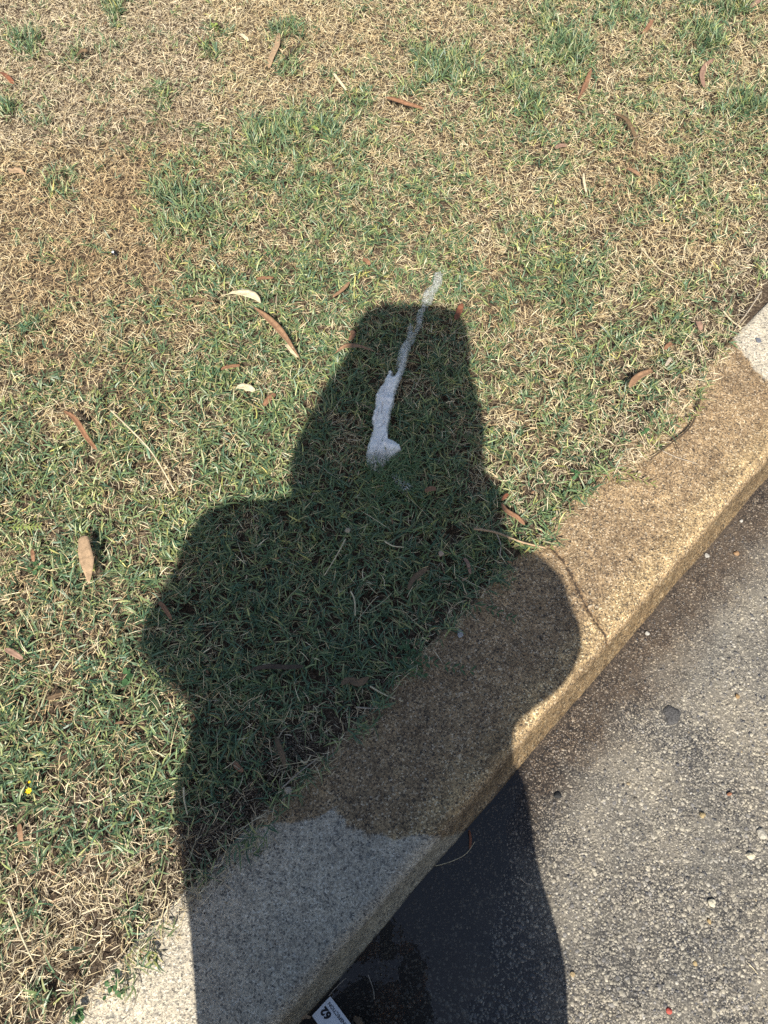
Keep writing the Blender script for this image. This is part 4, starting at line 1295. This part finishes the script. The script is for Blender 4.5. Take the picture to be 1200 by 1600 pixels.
# grass leaning over the lower end of the foam
Nf = 420
u_ = rng.random(Nf)
fx = 575 + rng.random(Nf) * 70; fy = 708 + rng.random(Nf) * 70 * (.4 + u_)
gx = np.array([G(a, b)[:2] for a, b in zip(fx, fy)])
cf = pick([(.12, .20, .09), (.16, .24, .10), (.09, .165, .075), (.40, .38, .2)], [4, 3, 3, 1], Nf)
ov = ribbons('foam_grass', gx[:, 0], gx[:, 1], np.full(Nf, .006), rng.uniform(0, 2 * np.pi, Nf), rng.uniform(.5, 1.1, Nf), rng.uniform(.03, .062, Nf), rng.uniform(.0014, .0028, Nf), rng.uniform(.4, 1.1, Nf), rng.uniform(-.5, .5, Nf), cf, M_GREEN, 4, rng.normal(0, .4, Nf))
tag(ov, 'green grass blades leaning over the lower end of the foam', 'grass', kind='stuff')
Nf = 46
pl_ = np.array(POLY)[rng.integers(0, len(POLY), Nf)] + rng.normal(0, 4, (Nf, 2))
gx = np.array([G(a, b)[:2] for a, b in pl_])
ov = ribbons('foam_grass', gx[:, 0], gx[:, 1], np.full(Nf, .012), rng.uniform(0, 2 * np.pi, Nf), rng.uniform(.4, .9, Nf), rng.uniform(.03, .055, Nf), rng.uniform(.0010, .0018, Nf), rng.uniform(.5, 1.2, Nf), rng.uniform(-.5, .5, Nf), pick([(.12, .20, .09), (.42, .40, .22)], [3, 2], Nf), M_GREEN, 4, rng.normal(0, .4, Nf))
tag(ov, 'sparse grass blades crossing the edges of the foam trail', 'grass', kind='stuff')
POLY2 = Z4([(430, 1350), (480, 1362), (510, 1385), (550, 1405), (582, 1440), (560, 1465), (528, 1480), (500, 1455), (470, 1430), (458, 1395)])
foam(POLY2, .018, 'small thin patch of foam sinking into the grass below the trail', .004, lambda px, py, sd: np.full(px.shape, 1.25), name='foam_patch')

# ------------------------------------------------------------------ inspection label in the gutter
lab_o = G(516, 1556.5, ROAD + .012); lab_l = G(487.5, 1587.5, ROAD + .012); lab_r = G(550, 1602, ROAD + .012)
ux = (lab_o - lab_r).normalized()              # reading direction
uy = Vector((-ux.y, ux.x, 0))                   # up of the writing
if (lab_l - lab_o).dot(uy) < 0: uy = -uy
LH = (lab_l - lab_o).dot(uy); LW = .098
root = bpy.data.objects.new('inspection_label', None); COL.objects.link(root)
root.matrix_world = Matrix(((ux.x, uy.x, 0, lab_o.x), (ux.y, uy.y, 0, lab_o.y), (0, 0, 1, lab_o.z), (0, 0, 0, 1)))
tag(root, 'white card label printed with 62 and INSPECTION lying in the gutter', 'label')
# local frame: x = reading direction (0 at the right end), y up
bm = bmesh.new()
rc = .0022
out = []
for cx, cy, a1 in ((-rc, rc, -90), (-rc, LH - rc, 0), (-LW + rc, LH - rc, 90), (-LW + rc, rc, 180)):
    for i in range(6):
        th = math.radians(a1 + i * 18); out.append((cx + rc * math.cos(th), cy + rc * math.sin(th)))
V = [(a, b, 0) for a, b in out] + [(a, b, -.0008) for a, b in out]
n = len(out)
Fc = [tuple(range(n)), tuple(range(2 * n - 1, n - 1, -1))] + [(i, i + n, (i + 1) % n + n, (i + 1) % n) for i in range(n)]
link('card', pydata('card', V, Fc), mat_simple('label_card', (.80, .82, .84), .4, .03, 80, .5, .05), root)
M_INK = mat_simple('ink', (.012, .012, .015), .5, .02)


def text(body, size, x, y, parent, bold=0.0, align='RIGHT'):
    cu = bpy.data.curves.new('lettering', 'FONT'); cu.body = body; cu.size = size; cu.align_x = align; cu.offset = bold; cu.extrude = .00015
    t = bpy.data.objects.new('lettering', cu); COL.objects.link(t)
    dg = bpy.context.evaluated_depsgraph_get()
    me = bpy.data.meshes.new_from_object(t.evaluated_get(dg)); me.name = 'lettering'
    bpy.data.objects.remove(t)
    me.materials.clear(); me.materials.append(M_INK)
    o = link('lettering', me, None, parent); o.location = (x, y, .0003)
    return o


text('62', .0182, -.0052, .0165, root, .0009)
text('INSPECTION', .0080, -.0056, .0058, root, .0001)

# dark red plastic backing strip under the card's far edge
V = [(-.004 - LW * .2, LH * .9, -.0025), (-.030, LH * .9, -.0025), (-.030, LH + .010, -.0035), (-LW, LH + .012, -.0035), (-LW, LH * .9, -.0025)]
V = [(-.022, LH * .8), (-.022, LH + .006), (-.028, LH + .011), (-LW - .01, LH + .011), (-LW - .01, LH * .8)]
nV = len(V); VV = [(a, b, -.0012) for a, b in V] + [(a, b, -.006) for a, b in V]
link('red_backing', pydata('red_backing', VV, [tuple(range(nV))[::-1], tuple(range(nV, 2 * nV))] + [(i, (i + 1) % nV, (i + 1) % nV + nV, i + nV) for i in range(nV)]), mat_simple('dark_red_plastic', (.10, .012, .014), .35, .1), root)

# litter in the gutter round the card
leaf([(733, 1296), (735, 1312), (734, 1328)], 4, 'red', 'thin red brown leaf in the shaded gutter near the kerb foot', z=-.095)
leaf([(552, 1590), (560, 1594), (566, 1602)], 9, 'brown', 'brown leaf scrap in the gutter right of the card', z=-.094, ragged=.5)
leaf([(470, 1592), (478, 1588), (486, 1590)], 5, 'tan', 'tan leaf scrap between the card and the kerb', z=-.094)
stem([(514, 1556), (522, 1546), (534, 1534), (541, 1528)], 1.6, 'grey', 'thin grey straw at the tip of the card', z=-.09)

# ------------------------------------------------------------------ the photographer (stands behind the lens and casts the shadow)
YB = -0.47


def back(px, py, yb, zg=0.0):
    """where the thing that shades this spot stands, in the upright plane y = yb"""
    g_ = G(px, py, zg)
    h = (g_.y - yb) / TAN
    return g_.x - h * AZ * TAN, zg + h


LEFT = [(309, 1640), (306, 1600), (303, 1540), (298, 1470), (291, 1405), (284, 1350), (277, 1300), (275, 1250), (281, 1200), (298, 1150), (302, 1112), (262, 1068), (226, 1030), (218, 1000), (226, 970), (250, 925), (272, 885), (290, 845), (308, 812), (322, 796), (345, 786), (380, 784), (430, 788), (466, 790)]
RIGHT = [(889, 1640, 1), (888, 1590, 1), (886, 1530, 1), (878, 1480, 1), (858, 1410, 1), (840, 1350, 1), (832, 1290, 1), (822, 1230, 1), (803, 1195, .6), (802, 1160, 0), (806, 1135, 0), (838, 1108, 0), (876, 1082, 0), (898, 1050, 0), (912, 1010, 0), (908, 980, 0), (892, 940, 0), (884, 910, 0), (868, 888, 0), (845, 868, 0), (800, 848, 0), (765, 838, 0), (742, 815, 0)]
lz = np.array([back(a, b, YB) for a, b in LEFT])
rz = np.array([back(a, b, YB, ROAD * c) for a, b, c in RIGHT])


def mono(a):
    z = np.maximum.accumulate(a[:, 1] + np.arange(len(a)) * 1e-5)
    return z, a[:, 0]


lzz, lx = mono(lz); rzz, rx = mono(rz)
ztop = max(lzz[-1], rzz[-1])
zs = np.concatenate([np.linspace(.02, .5, 12), np.linspace(.52, 1.2, 40), np.linspace(1.21, lzz[-1], 26)])
V = []; K = 40
for z in zs:
    xl = np.interp(z, lzz, lx); xr = np.interp(z, rzz, rx)
    if z > rzz[-1]: xr = rx[-1] - (z - rzz[-1]) * 1.2
    cx, hw = (xl + xr) / 2, max((xr - xl) / 2, .03)
    dep_ = min(.17, .02 + (ztop - z) * .75 + .005)
    for k_ in range(K):
        th = 2 * math.pi * k_ / K
        c, s = math.cos(th), math.sin(th)
        fold = 1 + (.05 * math.sin(9 * th + 2 * z) + .03 * math.sin(17 * th)) * (abs(s)) * (1 if z < 1.2 else .3)
        dd_ = dep_
        if s > 0 and c > 0: dd_ = dep_ * (1 - c) + min(dep_, max(.004, (rzz[-1] - z) * .9)) * c
        if s < 0 and .8 < z < 1.12: dd_ = dep_ * (1 - abs(c) ** 1.5 * .9)
        V.append((cx + hw * c, YB + dd_ * math.copysign(abs(s) ** 1.5, s) * fold, z))
Fc = []
for i in range(len(zs) - 1):
    for k_ in range(K):
        a = i * K + k_; b = i * K + (k_ + 1) % K
        Fc.append((a, b, b + K, a + K))
Fc.append(tuple((len(zs) - 1) * K + k_ for k_ in range(K)))


def skin_mesh(name, joints, edges, root_i, sub=2):
    """joints: list of (x,y,z,rx,ry); one continuous skin"""
    me = bpy.data.meshes.new(name); me.from_pydata([j[:3] for j in joints], edges, [])
    o = bpy.data.objects.new(name, me); COL.objects.link(o)
    sk = o.modifiers.new('skin', 'SKIN'); sk.use_smooth_shade = True
    for i, j in enumerate(joints):
        me.skin_vertices[0].data[i].radius = (j[3], j[4] if len(j) > 4 else j[3])
        me.skin_vertices[0].data[i].use_root = (i == root_i)
    sb = o.modifiers.new('sub', 'SUBSURF'); sb.levels = sub; sb.render_levels = sub
    dg = bpy.context.evaluated_depsgraph_get()
    out_ = bpy.data.meshes.new_from_object(o.evaluated_get(dg)); out_.name = name
    bpy.data.objects.remove(o)
    return out_


person = bpy.data.objects.new('person', None); COL.objects.link(person); person.location = (0.02, YB, ROAD)
YH = -.24        # the head leans forward over the phone
tag(person, 'person in loose dark clothes standing on the road, holding up a phone with both hands', 'person')
pinv = Matrix.Translation(-person.location)
M_SKIN = mat_simple('skin', (.45, .27, .19), .5, .06, 40, .4, .1)
M_CLOTH = mat_simple('dark_cloth', (.020, .021, .026), .9, .2, 250, .2, .3)
M_HAIR = mat_simple('hair', (.03, .02, .014), .5, .3, 200, .4, .5)

C0 = .015
HZ = 1.54       # middle of the head
J = []; E_ = []


def add(j, par=None):
    J.append(j); i = len(J) - 1
    if par is not None: E_.append((par, i))
    return i


pel = add((C0, YB, .86, .15, .11))
bel = add((C0, YB, 1.02, .135, .10), pel)
che = add((C0, YB, 1.20, .155, .11), bel)
upc = add((C0, YB, 1.33, .13, .09), che)
nk = add((C0, YB + .06, 1.41, .055, .055), upc)
nk2 = add((C0, YB + .14, 1.46, .052, .055), nk)
hd_ = add((C0, YH, 1.50, .07, .085), nk2)
hd2 = add((C0, YH, 1.57, .078, .098), hd_)
hd3 = add((C0, YH - .01, 1.62, .055, .07), hd2)
for sg in (-1, 1):
    hip = add((C0 + sg * .10, YB, .80, .09, .09), pel)
    kn = add((C0 + sg * .12, YB + .02, .42, .06, .06), hip)
    an = add((C0 + sg * .13, YB - .01, -.01, .04, .045), kn)
    ft_ = add((C0 + sg * .14, YB + .06, -.055, .038, .03), an)
    to = add((C0 + sg * .15, YB + .14, -.07, .036, .022), ft_)
# arms: elbows set so that the forearm shades the flanks of the upper shadow
right_v = Vector((1, 0, 0)); up_v = Vector((0, CP, SP)); back_v = Vector((0, -SP, CP)); camp = Vector((0, 0, H))
wrists = {}
for sg, el_, elp in ((-1, (483, 742), -.24), (1, (705, 755), -.24)):
    sh = add((C0 + sg * .17, YB, 1.36, .06, .06), upc)
    ex, ez = back(el_[0], el_[1], elp)
    el = add((ex, elp, ez, .045, .045), sh)
    fx, fz = back(*((505, 660) if sg < 0 else (718, 660)), -.15)
    fa = add((fx, -.15, fz, .043, .043), el)
    wx, wz = back(*((560, 565) if sg < 0 else (706, 565)), -.075)
    wr = add((wx, -.075, wz, .027, .03), fa)
    # palm beside the phone, fingers round its back, thumb on its front
    pc = camp + back_v * .014 + right_v * (sg * .062 + .012) - up_v * .075
    pm = add((pc.x, pc.y, pc.z, .021, .026), wr)
    for fi, (du, lf) in enumerate(((.030, .030), (.012, .034), (-.006, .032), (-.022, .026))):
        b0 = pc + up_v * du + right_v * (sg * .008)
        k1 = add((*(b0 - back_v * .006), .0095, .0095), pm)
        k2 = b0 - back_v * .018 - right_v * (sg * .006)
        k2i = add((*k2, .0085, .0085), k1)
        k3 = b0 - back_v * .020 - right_v * (sg * lf)
        add((*k3, .0075, .0075), k2i)
    t1 = add((*(pc + back_v * .022 - up_v * .01 - right_v * (sg * .004)), .011, .011), pm)
    t2 = add((*(pc + back_v * .026 + up_v * .012 - right_v * (sg * .018)), .0095, .0095), t1)
    add((*(pc + back_v * .022 + up_v * .028 - right_v * (sg * .030)), .008, .008), t2)
body_me = skin_mesh('body', J, E_, pel)
# give the head a face: nose, brow, chin and eye hollows pushed out of the same skin
fc = Vector((C0, YB + .045, HZ))
for v_ in body_me.vertices:
    p = v_.co
    if p.z > 1.44 and YH + .02 < p.y < YH + .14:
        dx = (p.x - C0); dzv = p.z - HZ
        p.y += .022 * math.exp(-(dx / .012) ** 2 - ((dzv + .02) / .02) ** 2)
        p.y += .006 * math.exp(-((dzv - .025) / .012) ** 2 - (dx / .05) ** 2)
        p.y -= .008 * (math.exp(-((abs(dx) - .03) / .014) ** 2 - (dzv / .012) ** 2))
        p.y += .008 * math.exp(-(dx / .025) ** 2 - ((dzv + .06) / .012) ** 2)
        p.y += .010 * math.exp(-(dx / .03) ** 2 - ((dzv + .095) / .018) ** 2)
body_me.transform(pinv)
body = link('body', body_me, M_SKIN, person); body['label'] = 'bare face and hands'


def part(name, V, Fc_, m, smooth=True):
    me = pydata(name, V, Fc_, smooth); me.transform(pinv)
    return link(name, me, m, person)


part('cloak', V, Fc, M_CLOTH)
# sleeves round the forearms
for sg, pts, rr_ in ((-1, [((483, 742), -.24, .062), ((505, 660), -.15, .052), ((545, 590), -.09, .040)], 0), (1, [((703, 752), -.24, .052), ((708, 660), -.15, .052), ((708, 590), -.09, .040)], 0)):
    Vs = []; Fs = []; n = 18
    P3 = []
    for (pp, yb, r_) in pts:
        xx_, zz_ = back(*pp, yb); P3.append((Vector((xx_, yb, zz_)), r_))
    first = (Vector((C0 + sg * .15, YB + .04, 1.20)), .07)
    P3 = [first] + P3
    for i, (p, r_) in enumerate(P3):
        d = (P3[min(i + 1, len(P3) - 1)][0] - P3[max(i - 1, 0)][0]).normalized()
        a = d.cross(Vector((1, 0, 0))).normalized(); b = d.cross(a)
        for k_ in range(n):
            th = 2 * math.pi * k_ / n
            w_ = r_ * (1 + .05 * math.sin(5 * th + i))
            Vs.append(p + a * math.cos(th) * w_ + b * math.sin(th) * w_)
    for i in range(len(P3) - 1):
        for k_ in range(n):
            a = i * n + k_; b = i * n + (k_ + 1) % n
            Fs.append((a, b, b + n, a + n))
    o = part('sleeve', Vs, Fs, M_CLOTH)
    md = o.modifiers.new('thick', 'SOLIDIFY'); md.thickness = .003
    sb = o.modifiers.new('sub', 'SUBSURF'); sb.levels = 1; sb.render_levels = 1
# hooded shawl over the head and down between the arms, open at the face
HL = [(600, 472), (582, 476), (568, 484), (559, 500), (549, 522), (545, 545), (527, 580), (503, 615), (489, 650), (468, 682), (455, 720), (449, 750), (456, 775), (467, 792), (500, 830)]
HR = [(668, 476), (702, 480), (720, 490), (727, 500), (733, 520), (737, 545), (735, 575), (744, 605), (756, 640), (759, 665), (755, 695), (762, 730), (764, 760), (757, 785), (744, 806), (738, 830)]
Vh = []; Fh = []; n = 26
rows = 34
for i in range(rows + 1):
    t = i / rows
    f_ = t * (len(HL) - 1); a_ = min(int(f_), len(HL) - 2); u_ = f_ - a_
    yb = YH + .06 - .16 * t
    pl = [HL[a_][q] * (1 - u_) + HL[a_ + 1][q] * u_ for q in (0, 1)]
    pr = [HR[a_][q] * (1 - u_) + HR[a_ + 1][q] * u_ for q in (0, 1)]
    xl, zl = back(pl[0], pl[1], yb); xr, zr_ = back(pr[0], pr[1], yb)
    cx, hw = (xl + xr) / 2, (xr - xl) / 2
    z = (zl + zr_) / 2
    dp = min(.16, .02 + t * 1.0)
    for k_ in range(n + 1):
        th = math.pi - .05 + (math.pi + .10) * k_ / n
        Vh.append((cx + hw * math.cos(th) * (1 + .015 * math.sin(9 * th) * math.sin(th)), yb - dp * abs(math.sin(th)) ** 1.6, z))
for i in range(rows):
    for k_ in range(n):
        a = i * (n + 1) + k_
        Fh.append((a, a + n + 1, a + n + 2, a + 1))
Fh.append(tuple(range(n + 1)))
o = part('shawl', Vh, Fh, M_CLOTH)
md = o.modifiers.new('thick', 'SOLIDIFY'); md.thickness = .004
for sg in (-1, 1):
    bm = bmesh.new(); bmesh.ops.create_icosphere(bm, subdivisions=2, radius=.0115)
    me = bpy.data.meshes.new('eye'); bm.to_mesh(me); bm.free()
    me.transform(Matrix.Translation(Vector((C0 + sg * .030, YH + .082, HZ)) - person.location))
    link('eye', me, mat_simple('eye_tone', (.5, .48, .45), .2, .05), person)
    # shoe
    Vs = []; Fs = []
    secs = [(-.09, .030, .055), (-.07, .038, .07), (-.02, .040, .075), (.05, .046, .055), (.11, .046, .042), (.15, .035, .034), (.165, .015, .02)]
    for (dy, hw, ht) in secs:
        for k_ in range(14):
            th = 2 * math.pi * k_ / 14
            Vs.append((C0 + sg * .14 + hw * math.cos(th), YB + dy, ROAD + .004 + ht * .5 + max(math.sin(th), -.97) * ht * .5))
    for i in range(len(secs) - 1):
        for k_ in range(14):
            a = i * 14 + k_; b = i * 14 + (k_ + 1) % 14
            Fs.append((a, b, b + 14, a + 14))
    Fs.append(tuple(range(14))[::-1]); Fs.append(tuple((len(secs) - 1) * 14 + k_ for k_ in range(14)))
    part('shoe', Vs, Fs, M_CLOTH)

# phone
phone = bpy.data.objects.new('phone', None); COL.objects.link(phone)
pcn = camp + back_v * .010 - up_v * .052 + right_v * .012
phone.matrix_world = Matrix(((right_v.x, up_v.x, back_v.x, pcn.x), (right_v.y, up_v.y, back_v.y, pcn.y), (right_v.z, up_v.z, back_v.z, pcn.z), (0, 0, 0, 1)))
tag(phone, 'black phone held in both hands, lens facing down', 'phone')


def rbox(hx, hy, hz, r, name, m, loc):
    out = []
    for cx, cy, a1 in ((hx - r, -hy + r, -90), (hx - r, hy - r, 0), (-hx + r, hy - r, 90), (-hx + r, -hy + r, 180)):
        for i in range(6):
            th = math.radians(a1 + i * 18); out.append((cx + r * math.cos(th), cy + r * math.sin(th)))
    n = len(out)
    V = [(a, b, hz) for a, b in out] + [(a, b, -hz) for a, b in out]
    o = link(name, pydata(name, V, [tuple(range(n)), tuple(range(2 * n - 1, n - 1, -1))] + [(i, i + n, (i + 1) % n + n, (i + 1) % n) for i in range(n)]), m, phone)
    o.location = loc


M_BLK = mat_simple('black_glass', (.01, .01, .012), .15, .02)
rbox(.036, .074, .004, .009, 'case', M_BLK, (0, 0, 0))
rbox(.034, .071, .0003, .007, 'screen', mat_simple('screen_glass', (.02, .02, .025), .08, .02), (0, 0, .0045))
rbox(.015, .015, .0006, .006, 'lens_block', M_BLK, (-.012, .052, -.0048))
